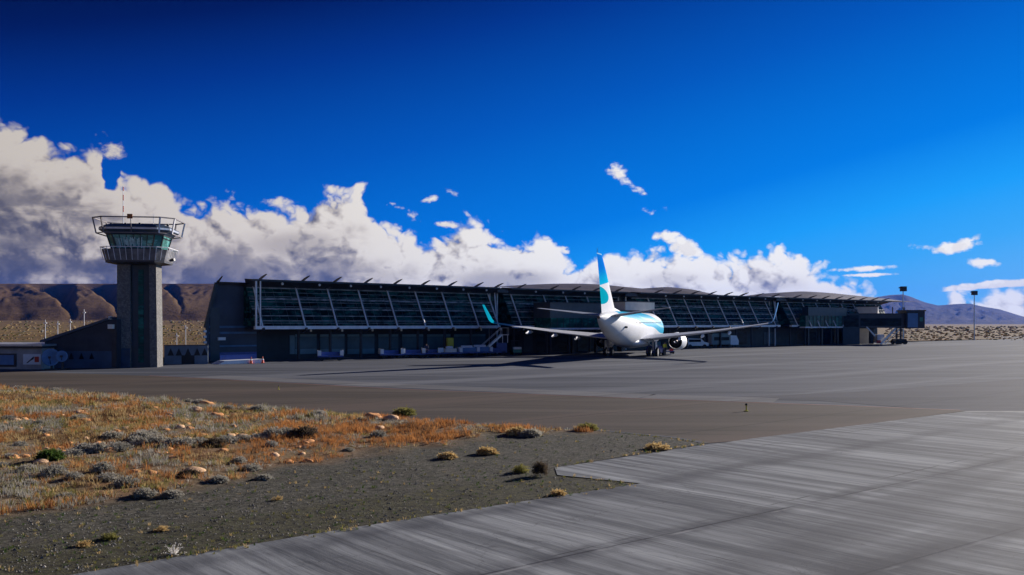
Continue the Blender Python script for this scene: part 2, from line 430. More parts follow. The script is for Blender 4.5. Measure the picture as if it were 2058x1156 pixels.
# ------------------------------------------------------------------ camera, sun, world
cam = bpy.data.objects.new('camera', bpy.data.cameras.new('camera')); COL.objects.link(cam)
cam.location = (0, 0, H); cam.rotation_euler = (R(90), 0, 0)
cam.data.sensor_width = 36; cam.data.lens = F/2058*36; cam.data.shift_y = (HY-578)/2058
cam.data.clip_start = .1; cam.data.clip_end = 60000
sc.camera = cam
SUN_AZ = R(47); SUN_EL = R(18)                    # azimuth from +Y towards +X
S = Vector((math.sin(SUN_AZ)*math.cos(SUN_EL), math.cos(SUN_AZ)*math.cos(SUN_EL), math.sin(SUN_EL)))
sl = bpy.data.lights.new('sun', 'SUN'); sl.energy = 4.6; sl.angle = R(.5); sl.color = (1, .93, .86)
so = bpy.data.objects.new('sun', sl); COL.objects.link(so); so.rotation_euler = S.to_track_quat('Z', 'Y').to_euler()
sc.view_settings.view_transform = 'Standard'; sc.view_settings.look = 'None'; sc.view_settings.gamma = 1
sc.view_settings.exposure = 0.6

def az_el(px, py):
    x = (px-CX)/F; a = math.atan(x); return a, (HY-py)/F*math.cos(a)
def world():
    w = bpy.data.worlds.new('World'); sc.world = w; w.use_nodes = True
    nt = w.node_tree; t = NT(nt); nt.nodes.clear()
    # ---- group: density of the cloud bank for a direction
    g = bpy.data.node_groups.new('cloud_density', 'ShaderNodeTree')
    g.interface.new_socket('Vector', in_out='INPUT', socket_type='NodeSocketVector')
    for nm in ('D', 'Az', 'El', 'Tex', 'El0'): g.interface.new_socket(nm, in_out='OUTPUT', socket_type='NodeSocketFloat')
    q = NT(g); gi = q.node('NodeGroupInput'); go = q.node('NodeGroupOutput')
    vec = gi.outputs[0]
    x, y, z = q.xyz(vec)
    r = q.m('MAXIMUM', q.m('SQRT', q.m('ADD', q.m('MULTIPLY', x, x), q.m('MULTIPLY', y, y))), .02)
    az0 = q.m('ARCTAN2', x, y); el0 = q.m('DIVIDE', z, r)
    sv = q.comb(x, y, q.m('MULTIPLY', z, 1.2))
    wn = q.node('ShaderNodeTexNoise'); q.put(wn.inputs['Vector'], sv); wn.inputs['Scale'].default_value = 13; wn.inputs['Detail'].default_value = 4; wn.inputs['Roughness'].default_value = .6
    wx, wy, wz = q.xyz(wn.outputs['Color'])
    az = q.m('ADD', az0, q.m('MULTIPLY', q.m('SUBTRACT', wx, .5), .040)); el = q.m('ADD', el0, q.m('MULTIPLY', q.m('SUBTRACT', wy, .5), .030))
    pts = [(0,238),(60,264),(110,292),(150,296),(190,300),(240,338),(262,362),(300,367),(340,387),(375,414),(410,422),(450,407),(490,404),(530,427),(580,432),(612,418),(650,400),(690,382),(724,382),(748,424),(790,455),(830,474),(870,484),(900,468),(960,455),(1000,472),(1050,478),(1090,478),(1120,505),(1145,532),(1190,514),(1240,508),(1300,510),(1360,512),(1400,500),(1450,512),(1500,520),(1550,526),(1590,522),(1620,528),(1660,543),(1720,566),(1760,588),(1800,629),(1850,626),(1900,604),(1960,594),(2058,584)]
    cur = q.node('ShaderNodeFloatCurve'); A0, A1 = -.9, .9
    q.put(cur.inputs['Value'], q.m('DIVIDE', q.m('SUBTRACT', az, A0), A1-A0, clamp=True))
    c = cur.mapping.curves[0]; P = [(0, .5), (.1, .46)]
    for a, b in pts:
        aa, ee = az_el(a, b); P.append(((aa-A0)/(A1-A0), ee*2))
    P += [(.9, .11), (1, .10)]
    while len(c.points) < len(P): c.points.new(.5, .5)
    for cp_, pt in zip(c.points, P): cp_.location = pt; cp_.handle_type = 'AUTO'
    cur.mapping.update()
    env = q.m('MULTIPLY', cur.outputs[0], .5)
    main = q.m('MINIMUM', q.m('MULTIPLY_ADD', q.m('SUBTRACT', env, el), 70.0, .25), 4.2)
    na, ne = az_el(222, 350); dx = q.m('DIVIDE', q.m('SUBTRACT', az, na), 15/F); dy = q.m('DIVIDE', q.m('SUBTRACT', el, ne), 30/F)
    notch = q.m('MAXIMUM', q.m('SUBTRACT', 1.3, q.m('SQRT', q.m('ADD', q.m('MULTIPLY', dx, dx), q.m('MULTIPLY', dy, dy)))), 0)
    main = q.m('SUBTRACT', main, q.m('MULTIPLY', notch, 3.6))
    n1 = q.noise(sv, 19, 8, .57)
    wv = q.vm('ADD', sv, q.vm('SCALE', wn.outputs['Color'], scale=.03))
    # billows: rounded lumps with creases between them, at four sizes
    bil = None
    for sc_, am in ((19, 1.0), (38, .65), (80, .36), (170, .17)):
        a = q.m('MULTIPLY', q.m('ABSOLUTE', q.m('SUBTRACT', q.noise(wv, sc_, 0, .5), .5)), am*2)
        bil = a if bil is None else q.m('ADD', bil, a)
    tex = q.m('ADD', q.m('MULTIPLY', q.m('SUBTRACT', n1, .5), 2.7), q.m('MULTIPLY', q.m('SUBTRACT', bil, .52), 2.4))
    D = q.m('ADD', main, tex)
    for i, s_ in enumerate((D, az, el, tex, el0)): q.put(go.inputs[i], s_)
    # ---- world
    tc = t.node('ShaderNodeTexCoord').outputs['Generated']
    dirv = t.vm('NORMALIZE', tc)
    def cg(v):
        n = t.node('ShaderNodeGroup'); n.node_tree = g; t.put(n.inputs[0], v); return n.outputs
    c1 = cg(dirv)
    c2 = cg(t.vm('ADD', dirv, (.0065, -.002, .0065)))
    c3 = cg(t.vm('ADD', dirv, (.022, -.006, .020)))
    x, y, z = t.xyz(dirv)
    # single small clouds: (px, py, half width px, half height px, tilt deg, strength)
    blobs = [(1246,350,26,16,-55,.85),(1268,374,34,13,-38,.9),(1292,391,18,9,-15,.8),(1298,424,17,8,-10,.5),(1345,473,46,11,-8,1.0),(1392,500,52,22,-28,1.5),(834,432,42,15,-28,.9),(905,388,22,10,-40,.62),(900,446,38,10,-4,.85),(862,398,22,8,10,.6),(795,408,14,8,0,.6),(1012,372,10,6,0,.5),(1137,500,15,9,0,.6),
             (1842,500,40,13,-8,.62),(1925,499,50,17,6,1.5),(1960,486,26,9,25,.75),(1986,533,30,12,-6,1.2),(1735,540,100,8,2,1.1),(1745,552,95,5,1,.95),(2010,573,130,9,4,1.5),(545,402,34,18,0,.7),(222,302,36,26,-45,.95),(1345,425,9,16,10,.36),(470,395,26,15,-30,.5)]
    mx = None
    for bx, by, rx, ry, rot, st in blobs:
        a, e = az_el(bx, by); streak = ry < 10 and rx > 80; rx /= F; ry /= F; cr, sr = math.cos(R(rot)), math.sin(R(rot))
        dx = t.m('SUBTRACT', c1[1], a); dy = t.m('SUBTRACT', c1[2], e)
        if streak: dy = t.m('SUBTRACT', t.m('ADD', t.m('MULTIPLY', c1[2], .22), t.m('MULTIPLY', c1[4], .78)), e)
        p = t.m('MULTIPLY_ADD', dx, cr/rx, t.m('MULTIPLY', dy, sr/rx))
        s_ = t.m('MULTIPLY_ADD', dy, cr/ry, t.m('MULTIPLY', dx, -sr/ry))
        d = t.m('SQRT', t.m('MULTIPLY_ADD', p, p, t.m('MULTIPLY', s_, s_)))
        bb = t.m('MULTIPLY_ADD', d, -st*(1.9 if not streak else 2.2), st*(1.9 if not streak else 2.2))
        mx = bb if mx is None else t.m('MAXIMUM', mx, bb)
    wisp = t.m('ADD', t.m('SUBTRACT', mx, .35), t.m('MULTIPLY', c1[3], .72))
    wisp = t.m('ADD', wisp, t.m('MULTIPLY', t.m('SUBTRACT', t.noise(t.comb(x, y, t.m('MULTIPLY', z, 1.6)), 75, 5, .65), .5), 2.6))
    covm = t.ss(c1[0], -.25, .75); covw = t.ss(wisp, -.05, 1.15)
    cov = t.m('MAXIMUM', covm, covw)
    sky = t.node('ShaderNodeTexSky', sky_type='NISHITA'); sky.sun_disc = False
    sky.sun_elevation = SUN_EL; sky.sun_rotation = SUN_AZ; sky.air_density = 1.0; sky.dust_density = .25; sky.ozone_density = 3.0
    # a polarised, deeply saturated sky: darkest high up and away from the sun
    rr = t.m('MAXIMUM', t.m('SQRT', t.m('ADD', t.m('MULTIPLY', x, x), t.m('MULTIPLY', y, y))), .02)
    el_ = t.m('DIVIDE', t.m('MAXIMUM', z, 0), rr); sa = t.m('DIVIDE', x, rr)
    q_ = t.m('ADD', .83, t.m('SUBTRACT', t.m('MULTIPLY', sa, .42), t.m('MULTIPLY', t.m('MINIMUM', el_, .9), 1.71)))
    rc = t.ramp(q_, [(.06, (.0003, .0025, .045)), (.13, (.0003, .006, .09)), (.25, (.0003, .03, .25)), (.45, (.0003, .092, .49)), (.68, (.0005, .20, .77)), (.79, (.012, .35, .94)), (.88, (.05, .41, .93)), (1, (.17, .50, .90))])
    nis = t.vm('SCALE', t.vm('MULTIPLY', sky.outputs[0], (.02, .4, 1.2)), scale=.0015)
    skc = t.vm('SCALE', t.vm('ADD', rc, nis), scale=SKYS)
    d12 = t.m('SUBTRACT', c1[0], c2[0]); d13 = t.m('SUBTRACT', c1[0], c3[0])
    lit = t.m('ADD', .56, t.m('ADD', t.m('MULTIPLY', d12, .34), t.m('MULTIPLY', d13, .22)), clamp=True)
    lit = t.m('MAXIMUM', lit, t.m('MULTIPLY', t.m('SUBTRACT', 1, covm), .85))
    # thick lower body of the bank is grey
    thick = t.ss(c1[0], 1.8, 5.0)
    big = t.noise(t.comb(t.m('MULTIPLY', x, .8), t.m('MULTIPLY', y, .8), t.m('MULTIPLY', z, 2.6)), 7.5, 5, .6)
    lefty = t.m('SUBTRACT', 1, t.ss(c1[1], -.45, .12))
    shade = t.m('MULTIPLY', t.m('MULTIPLY', thick, t.ss(big, .40, .56)), t.m('ADD', .42, t.m('MULTIPLY', lefty, .45)))
    # two grey bellies seen in the bank
    for bx, by, rx, ry, k in ((1010, 565, 120, 30, .55), (600, 500, 110, 40, .45), (120, 535, 230, 26, .6), (1340, 560, 80, 18, .3), (1560, 575, 60, 20, .3), (350, 545, 150, 18, .4), (760, 560, 90, 18, .35)):
        a, e = az_el(bx, by); p = t.m('MULTIPLY', t.m('SUBTRACT', c1[1], a), F/rx); s_ = t.m('MULTIPLY', t.m('SUBTRACT', c1[2], e), F/ry)
        d = t.m('SQRT', t.m('MULTIPLY_ADD', p, p, t.m('MULTIPLY', s_, s_))); shade = t.m('MAXIMUM', shade, t.m('MULTIPLY', t.m('SUBTRACT', 1, t.ss(d, .35, 1.25)), k))
    litf = t.m('MULTIPLY', lit, t.m('SUBTRACT', 1, t.m('MULTIPLY', shade, .85)), clamp=True)
    col = t.ramp(litf, [(.0, (.15, .15, .18)), (.20, (.23, .225, .255)), (.40, (.44, .42, .42)), (.62, (.74, .70, .65)), (.85, (1.0, .96, .90)), (1, (1.1, 1.07, 1.0))])
    dim = t.ss(c1[1], -.62, .20, .60, 1.02)
    wm = t.mix(lefty, (1, 1, 1), (1.0, .93, .87))
    colc = t.vm('SCALE', t.vm('MULTIPLY', col, wm), scale=t.m('MULTIPLY', dim, CLOUDS))
    out = t.mix(cov, skc, colc)
    bg = t.node('ShaderNodeBackground'); t.put(bg.inputs[0], out); bg.inputs[1].default_value = .1
    wo = t.node('ShaderNodeOutputWorld'); t.L.new(bg.outputs[0], wo.inputs[0])
    w.cycles.sampling_method = 'MANUAL'; w.cycles.sample_map_resolution = 512
SKYS = 6.6; CLOUDS = 5.9
world()

# ------------------------------------------------------------------ ground and surfaces
def sheet(name, pts, z, matname, label=None):
    bm = bmesh.new(); vs = [bm.verts.new((p.x, p.y, z)) for p in pts]; bm.faces.new(vs)
    bmesh.ops.recalc_face_normals(bm, faces=bm.faces)
    for f in bm.faces:
        if f.normal.z < 0: f.normal_flip()
    bmesh.ops.triangulate(bm, faces=bm.faces[:])
    me = bpy.data.meshes.new(name); bm.to_mesh(me); bm.free(); me.materials.append(M[matname])
    o = bpy.data.objects.new(name, me); COL.objects.link(o); tag(o, label, kind='structure'); return o
def ground():
    rings = [0, 20, 60, 120, 250, 500, 1000, 2000, 4000, 7000, 10500]; n = 48
    mb = MB(); vs = [(0, 0, 0)]
    for r in rings[1:]:
        for k in range(n): vs.append((r*math.sin(2*math.pi*k/n), r*math.cos(2*math.pi*k/n), 0))
    fs = [(0, 1+k, 1+(k+1) % n) for k in range(n)]
    for i in range(len(rings)-2):
        for k in range(n): fs.append((1+i*n+k, 1+(i+1)*n+k, 1+(i+1)*n+(k+1) % n, 1+i*n+(k+1) % n))
    mb.add(vs, fs); o = mb.build('ground', 'ground'); tag(o, 'flat ochre steppe ground reaching the mountains', kind='structure')
ground()
# apron: from well left of the tower to the far right
E = lambda u, v: P0+U*u+V*v
apron_pts = [G(-700, 760), G(-700, 733), E(-60, 3.1), E(212, 3.1), E(330, 3.1), E(330, -220), G(1400, 1500)+Vector((60, -10, 0)), Vector((40, -30, 0)), Vector((-40, -30, 0)), G(170, 1156), G(700, 1000)]
sheet('apron', [G(-700, 760), G(-700, 741.5), E(-60, 3.1), E(250, 3.1), E(250, 20), E(700, 20), E(700, -260), Vector((60, -60, 0)), Vector((-10, -60, 0)), G(1285, 975), G(1115, 940), G(300, 790)], .02, 'apron', 'grey concrete apron in front of the terminal')
# darker resurfaced wedge on the right part of the apron
sheet('dark_apron_strip', [G(1640, 806), G(1400, 801), G(1700, 790), G(2058, 762), G(2600, 738), G(2600, 829), G(1935, 829)], .028, 'apron_dark', 'darker asphalt wedge of the apron at the right')
TX = [G(-700, 741), G(0, 746), G(340, 758), G(800, 783), G(1300, 803), G(1700, 817), G(1945, 827), G(1500, 887), G(1420, 893), G(1350, 880), G(1200, 866), G(900, 850), G(600, 825), G(300, 800), G(0, 776), G(-700, 735+25)]
sheet('taxiway_shoulder', TX, .036, 'taxi', 'brown asphalt shoulder between apron and grass verge')
CN = [G(1115, 943), G(1500, 885.5), G(1942, 828.5), G(2700, 829), G(6500, 860), Vector((60, -20, 0)), Vector((-20, -20, 0)), E(ux(170)*0, 0)*0+Vector((-14, 2, 0)), G(170, 1156), G(700, 1066), G(1288, 975), G(1120, 958)]
# near edge extended along the slab direction past the frame
near = G(170, 1156)-U*14
CN[7] = near
CN[6] = near+Vector((2, -22, 0))
sheet('concrete_slab', CN, .048, 'concrete', 'pale grooved concrete taxiway in the foreground')
# paint lines
def strip(name, pts, w, z, matname, label):
    mb = MB()
    for a, b in zip(pts, pts[1:]):
        d = (b-a).normalized(); n = Vector((-d.y, d.x, 0))*w/2
        mb.add([(a-n)+Vector((0, 0, z)), (b-n)+Vector((0, 0, z)), (b+n)+Vector((0, 0, z)), (a+n)+Vector((0, 0, z))], [(0, 1, 2, 3)])
    o = mb.build(name, matname); tag(o, label, kind='structure'); return o
M['redline'] = mat('faded_red_line', (.20, .075, .05), .8, 0, .35, .3)
M['edge_shadow'] = mat('edge_shadow_colour', (.035, .035, .04), .8, 0, .3, .6)  # colour of the painted shadow line along the shoulder
M['wornwhite'] = mat('worn_white_line', (.22, .22, .22), .8, 0, .45, .5)
strip('edge_line', [G(300, 756), G(560, 770), G(800, 783), G(1300, 803), G(1700, 817), G(1930, 826)], .22, .0415, 'redline', 'faded red edge line of the apron')
strip('slab_joint', [G(1940, 829.2), G(2500, 829.4)], .35, .0535, 'wornwhite', 'pale slab joint at the far end of the taxiway')

M['bandcol'] = asphalt_mat('apron_edge_surface', (.13, .13, .138), (.17, .17, .178), (.22, .22, .225))
strip('apron_edge_band', [G(420, 757.5), G(800, 776), G(1300, 797.5), G(1560, 806)], 3.2, .031, 'bandcol', 'pale worn band along the edge of the apron')
strip('shoulder_edge_shadow', [G(-300, 760), G(0, 776.3), G(300, 800.4), G(600, 825.4), G(900, 850.4), G(1200, 866.4), G(1350, 880.4), G(1420, 893)], .30, .0405, 'edge_shadow', 'painted shadow line where the shoulder drops to the grass')  # shadow of the pavement drop, put into a dark strip
# verge: relief mesh
def inpoly(p, poly):
    x, y = p; c = False; j = len(poly)-1
    for i in range(len(poly)):
        xi, yi = poly[i]; xj, yj = poly[j]
        if (yi > y) != (yj > y) and x < (xj-xi)*(y-yi)/(yj-yi)+xi: c = not c
        j = i
    return c
def segdist(p, poly):
    best = 1e9; n = len(poly)
    for i in range(n):
        ax, ay = poly[i]; bx, by = poly[(i+1) % n]; dx, dy = bx-ax, by-ay
        L = dx*dx+dy*dy; t_ = max(0, min(1, ((p[0]-ax)*dx+(p[1]-ay)*dy)/L)) if L else 0
        best = min(best, math.hypot(p[0]-ax-dx*t_, p[1]-ay-dy*t_))
    return best
from mathutils import noise as mn
edge = [G(-700, 760), G(0, 777), G(300, 801), G(600, 826), G(900, 851), G(1200, 867), G(1350, 881), G(1425, 893), G(1115, 941.5), G(1120, 959.5), G(1292, 975.3), G(700, 1067), G(165, 1157.5), near+Vector((-.1, 0, 0)), near+Vector((-40, -12, 0)), G(-1500, 900)]
VP = [(p.x, p.y) for p in edge]
vegp = [(p.x, p.y) for p in [G(-1500, 780), G(0, 779), G(300, 804), G(600, 829), G(900, 854), G(1200, 869), G(1180, 873), G(1010, 872), G(960, 885), G(780, 912), G(560, 942), G(420, 975), G(330, 1000), G(0, 1042), G(-600, 1120), G(-2500, 1150)]]
def vegf(x, y):
    """how densely a place is overgrown"""
    d = segdist((x, y), vegp); ins = inpoly((x, y), vegp)
    v = .5+(d if ins else -d)/1.3+(mn.noise(Vector((x*.7, y*.7, 0))))*.8
    return max(0, min(1, v))
def relief(x, y):
    d = segdist((x, y), VP)
    k = min(1, d/1.5)
    return .012+k*(.10+.12*mn.noise(Vector((x*.25, y*.25, 1)))+.07*mn.noise(Vector((x*1.1, y*1.1, 3))))*vegf(x, y)+k*.035*(mn.noise(Vector((x*1.5, y*1.5, 7)))+.6)
def verge():
    bm = bmesh.new(); vs = [bm.verts.new((x, y, 0)) for x, y in VP]; bm.faces.new(vs)
    bmesh.ops.triangulate(bm, faces=bm.faces[:])
    # cut into a grid
    xs = [p[0] for p in VP]; ys = [p[1] for p in VP]
    y = 9.0
    while y < max(ys):
        st = max(.3, y*.016)
        bmesh.ops.bisect_plane(bm, geom=bm.verts[:]+bm.edges[:]+bm.faces[:], plane_co=(0, y, 0), plane_no=(0, 1, 0)); y += st
    x = -46.0
    while x < 9:
        bmesh.ops.bisect_plane(bm, geom=bm.verts[:]+bm.edges[:]+bm.faces[:], plane_co=(x, 0, 0), plane_no=(1, 0, 0)); x += .45
    bmesh.ops.triangulate(bm, faces=bm.faces[:])
    me = bpy.data.meshes.new('verge')
    vals = []
    for v in bm.verts:
        v.co.z = relief(v.co.x, v.co.y)+.02; vals.append(vegf(v.co.x, v.co.y))
    for f in bm.faces:
        f.normal_update()
        if f.normal.z < 0: f.normal_flip()
        f.smooth = True
    bm.to_mesh(me); bm.free()
    a = me.attributes.new('veg', 'FLOAT', 'POINT'); a.data.foreach_set('value', vals)
    me.materials.append(M['verge']); o = bpy.data.objects.new('verge', me); COL.objects.link(o)
    tag(o, 'verge of reddish soil and dark gravel between the pavements', kind='structure')
verge()

# ------------------------------------------------------------------ vegetation
def leafmat(name, c1, c2, vs=1.2):
    m, nt, b = newmat(name); t = NT(nt)
    g = t.node('ShaderNodeNewGeometry')
    n = t.noise(g.outputs['Position'], vs, 4, .7); n2 = t.noise(g.outputs['Position'], 14, 3, .7)
    f = t.m('ADD', t.m('MULTIPLY', t.ss(n, .35, .65), .6), t.m('MULTIPLY', t.ss(n2, .35, .65), .4))
    t.put(b.inputs['Base Color'], t.mix(f, c1, c2)); b.inputs['Roughness'].default_value = .9; b.inputs['Specular IOR Level'].default_value = .15
    tr = t.node('ShaderNodeBsdfTranslucent'); t.put(tr.inputs[0], t.mix(f, c1, c2))
    ms = t.node('ShaderNodeMixShader'); ms.inputs[0].default_value = .45
    t.L.new(b.outputs[0], ms.inputs[1]); t.L.new(tr.outputs[0], ms.inputs[2])
    t.L.new(ms.outputs[0], t.N['Material Output'].inputs[0])
    return m
M['g_rust'] = leafmat('rust_grass', (.36, .14, .045), (.62, .30, .10))
M['g_ochre'] = leafmat('ochre_grass', (.42, .28, .10), (.72, .54, .27))
M['g_olive'] = leafmat('olive_grass', (.14, .14, .035), (.34, .30, .10))
M['g_grey'] = leafmat('silver_scrub', (.26, .245, .20), (.52, .48, .40))
M['g_silver'] = leafmat('bare_silver_twigs', (.55, .52, .48), (.8, .76, .70))
M['g_green'] = leafmat('green_leaves', (.035, .085, .012), (.09, .14, .03))
M['g_brown'] = leafmat('brown_grass', (.13, .07, .035), (.30, .17, .08))
M['g_dark'] = leafmat('dark_twigs', (.07, .055, .04), (.16, .12, .08))
def tuft(mb, x, y, z, h, n, spread, w, mi, rn):
    for k in range(n):
        a = rn.random()*6.283; l = rn.random()**.7*spread; hh = h*(.55+.6*rn.random())
        bx, by = x+math.cos(a)*l*.35, y+math.sin(a)*l*.35
        tx, ty = x+math.cos(a)*l, y+math.sin(a)*l
        pa = a+1.57+rn.uniform(-.6, .6); wx, wy = math.cos(pa)*w/2, math.sin(pa)*w/2
        mx_, my_ = bx+(tx-bx)*.45, by+(ty-by)*.45
        mb.add([(bx-wx, by-wy, z-.02), (bx+wx, by+wy, z-.02), (mx_+wx*.8, my_+wy*.8, z+hh*.6), (mx_-wx*.8, my_-wy*.8, z+hh*.6), (tx, ty, z+hh)], [(0, 1, 2, 3), (3, 2, 4)], mi)
def grass():
    rn = random.Random(3); mb = MB(); cnt = 0
    while cnt < 19000:
        # sample evenly in the picture, so nearer ground has smaller spacing
        px = rn.uniform(-180, 1430); py = rn.uniform(777, 1150) if rn.random() < .6 else rn.uniform(777, 900)
        p = G(px, py)
        if not inpoly((p.x, p.y), VP): cnt += .2; continue
        v = vegf(p.x, p.y)
        if v < .5: cnt += .2; continue
        if mn.noise(Vector((p.x*.9, p.y*.9, 21)))+.5*mn.noise(Vector((p.x*2.3, p.y*2.3, 5))) < -.22 and rn.random() < .85: cnt += .3; continue
        if segdist((p.x, p.y), VP) < .25: continue
        c = mn.noise(Vector((p.x*.22, p.y*.22, 9))); c2 = mn.noise(Vector((p.x*.5, p.y*.35, 4)))+rn.uniform(-.35, .35)
        band = (py-(1042-px*.17))/60.0   # rust coloured rim along the gravel
        c3 = mn.noise(Vector((p.x*.42, p.y*.26, 31)))+rn.uniform(-.12, .12)
        if -1.1 < band < .15 and c2 > -.25 and px > 480: mi = 0 if rn.random() < .8 else 5
        elif c3 > .14: mi = 3 if rn.random() < .72 else 2
        elif c3 < -.26: mi = 5 if rn.random() < .6 else 1
        elif c2 > .24: mi = 0
        elif c > .02: mi = 2 if rn.random() < .5 else 1
        elif c2 < -.30: mi = 3
        else: mi = rn.choice([0, 0, 1, 1, 2, 3])
        s = .75+.5*rn.random(); sc2 = max(1, p.y/30)
        tuft(mb, p.x, p.y, relief(p.x, p.y), .15*s*(1+.8*c2)*min(1.4, sc2), 8, .19*s*sc2, .016*sc2, mi, rn); cnt += 1
    o = mb.build('dry_grass', ['g_rust', 'g_ochre', 'g_olive', 'g_grey', 'g_green', 'g_brown'])
    tag(o, 'rust and ochre dry steppe grass covering the verge', 'grass', kind='stuff')
    # sparse weeds on the gravel
    mb = MB(); c = 0
    while c < 2300:
        px = rn.uniform(-50, 1440); py = rn.uniform(850, 1156); p = G(px, py)
        c += 1
        if not inpoly((p.x, p.y), VP) or segdist((p.x, p.y), VP) < .08 or vegf(p.x, p.y) > .5: continue
        k = mn.noise(Vector((p.x*.6, p.y*.6, 2)))
        if k < -.05 and rn.random() < .6: continue
        tuft(mb, p.x, p.y, relief(p.x, p.y)+.01, .035+.05*rn.random(), 8, .06+.07*rn.random(), .013, rn.choice([0, 0, 2, 2, 1, 0, 2]), rn)
    for A_, B_, n_ in ((edge[10], edge[11], 70), (edge[11], edge[12], 90), (edge[12], edge[13], 30), (edge[7], edge[8], 80), (edge[9], edge[10], 15), (edge[5], edge[7], 90)):
        for k in range(n_):
            f_ = rn.random(); p = A_.lerp(B_, f_)
            if mn.noise(Vector((p.x*.8, p.y*.8, 6))) < -.1 and rn.random() < .8: continue
            p = p+Vector((rn.gauss(0, .10), rn.gauss(0, .10), 0)); tuft(mb, p.x, p.y, .05, .03+.07*rn.random()**2, 7, .05+.08*rn.random(), .012, rn.choice([0, 1, 1, 2, 0]), rn)
    o = mb.build('gravel_weeds', ['g_olive', 'g_ochre', 'g_green'])
    tag(o, 'small green and straw weeds dotting the dark gravel', 'weeds', kind='stuff')
    # loose gravel stones
    mb = MB(); c = 0
    while c < 9000:
        px = rn.uniform(-50, 1440); py = rn.uniform(860, 1156); p = G(px, py); c += 1
        if not inpoly((p.x, p.y), VP) or segdist((p.x, p.y), VP) < .05 or vegf(p.x, p.y) > .8: continue
        r = rn.uniform(.012, .032)*(1.6 if rn.random() < .06 else 1); z = relief(p.x, p.y)+.02; a = rn.random()*3
        ca, sa = math.cos(a)*r, math.sin(a)*r; q = rn.uniform(.5, .9)
        mb.add([(p.x+ca, p.y+sa, z), (p.x-sa*q, p.y+ca*q, z), (p.x-ca, p.y-sa, z), (p.x+sa*q, p.y-ca*q, z), (p.x+ca*.1, p.y, z+r*.8), (p.x, p.y, z-.02)], [(0, 1, 4), (1, 2, 4), (2, 3, 4), (3, 0, 4), (1, 0, 5), (2, 1, 5), (3, 2, 5), (0, 3, 5)], rn.choice([0, 0, 1, 2]))
    o = mb.build('gravel', [mat('gravel_a', (.10, .095, .085), .9), mat('gravel_b', (.17, .16, .14), .9), mat('gravel_c', (.27, .24, .20), .9)])
    tag(o, 'loose grey gravel strewn between grass and concrete', 'gravel', kind='stuff')
grass()

def shrub_mesh(mb, r, h, n, mi, rn, w=.012, ball=False, droop=.0):
    for k in range(n):
        a = rn.random()*6.283; e = math.acos(1-rn.random()*(1.7 if ball else .95)); L = r*(.55+.5*rn.random())
        d = Vector((math.sin(e)*math.cos(a), math.sin(e)*math.sin(a), math.cos(e)*h/r))
        o = Vector((0, 0, r*.8 if ball else 0)); p0 = o+d*L*(.15 if not ball else .35)
        p1 = o+d*L*.7+Vector((rn.uniform(-1, 1), rn.uniform(-1, 1), rn.uniform(-.5, .8)))*r*.12; p2 = o+d*L+Vector((rn.uniform(-1, 1), rn.uniform(-1, 1), rn.uniform(-.6, .6)))*r*.16
        if not ball:
            p0.z = max(p0.z, 0); p2.z = max(p2.z, .01)
        s = Vector((rn.uniform(-1, 1), rn.uniform(-1, 1), rn.uniform(-1, 1))).normalized()*w
        mb.add([p0-s, p0+s, p1+s*.8, p1-s*.8, p2], [(0, 1, 2, 3), (3, 2, 4)], mi)
        for j in range(3):   # leaflets / twig ends
            q = p1+(p2-p1)*rn.random(); t_ = Vector((rn.uniform(-1, 1), rn.uniform(-1, 1), rn.uniform(-.2, 1))).normalized()*r*.16
            s2 = t_.cross(Vector((rn.random(), rn.random(), rn.random()))).normalized()*w*1.2
            mb.add([q-s2, q+s2, q+t_], [(0, 1, 2)], mi)
def make_shrub(name, loc, r, h, n, mats, label, cat='shrub', group=None, seed=0, w=.012, ball=False):
    mb = MB(); shrub_mesh(mb, r, h, n, 0, random.Random(seed), w, ball)
    o = mb.build(name, mats); o.location = loc; tag(o, label, cat, group); return o
def at(px, py):
    p = G(px, py); return Vector((p.x, p.y, relief(p.x, p.y)+.01))
# the ball-shaped tumbleweed and its neighbours on the point of the gravel
make_shrub('tumbleweed', at(1086, 961), .27, .27, 620, ['g_dark'], 'round brown tumbleweed ball at the point of the gravel', 'tumbleweed', seed=1, w=.008, ball=True)
make_shrub('weed', at(1046, 953), .30, .26, 190, ['g_olive'], 'pale spiky weed just left of the round tumbleweed', 'weed', seed=2, w=.009)
make_shrub('weed', at(1122, 998), .26, .17, 230, ['g_ochre'], 'straw-coloured tuft near the concrete edge below the tumbleweed', 'weed', seed=3, w=.010)
make_shrub('weed', at(350, 1117), .24, .28, 34, ['g_silver'], 'bare silvery weed beside the concrete edge casting a long shadow', 'weed', seed=4, w=.008)
make_shrub('weed', at(168, 1102), .20, .13, 130, ['g_ochre'], 'low rusty weed on the gravel at the lower left corner', 'weed', seed=5, w=.009)
make_shrub('weed', at(222, 1088), .22, .15, 110, ['g_olive'], 'yellow-green weed right of the low rusty weed on the gravel', 'weed', seed=6, w=.009)
make_shrub('weed', at(325, 1072), .20, .12, 90, ['g_ochre'], 'thin rusty weed above the silvery weed on the gravel', 'weed', seed=7, w=.008)
make_shrub('weed', at(558, 1010), .18, .14, 60, ['g_ochre'], 'thin orange weed alone in the middle of the gravel', 'weed', seed=8, w=.007)
make_shrub('weed', at(1320, 905), .50, .22, 320, ['g_ochre'], 'wide orange tuft near the right tip of the verge', 'weed', seed=9, w=.016)
make_shrub('green_shrub', at(100, 936), .46, .34, 800, ['g_green'], 'only vivid green bush, left side of the grass verge', 'shrub', seed=10, w=.02)
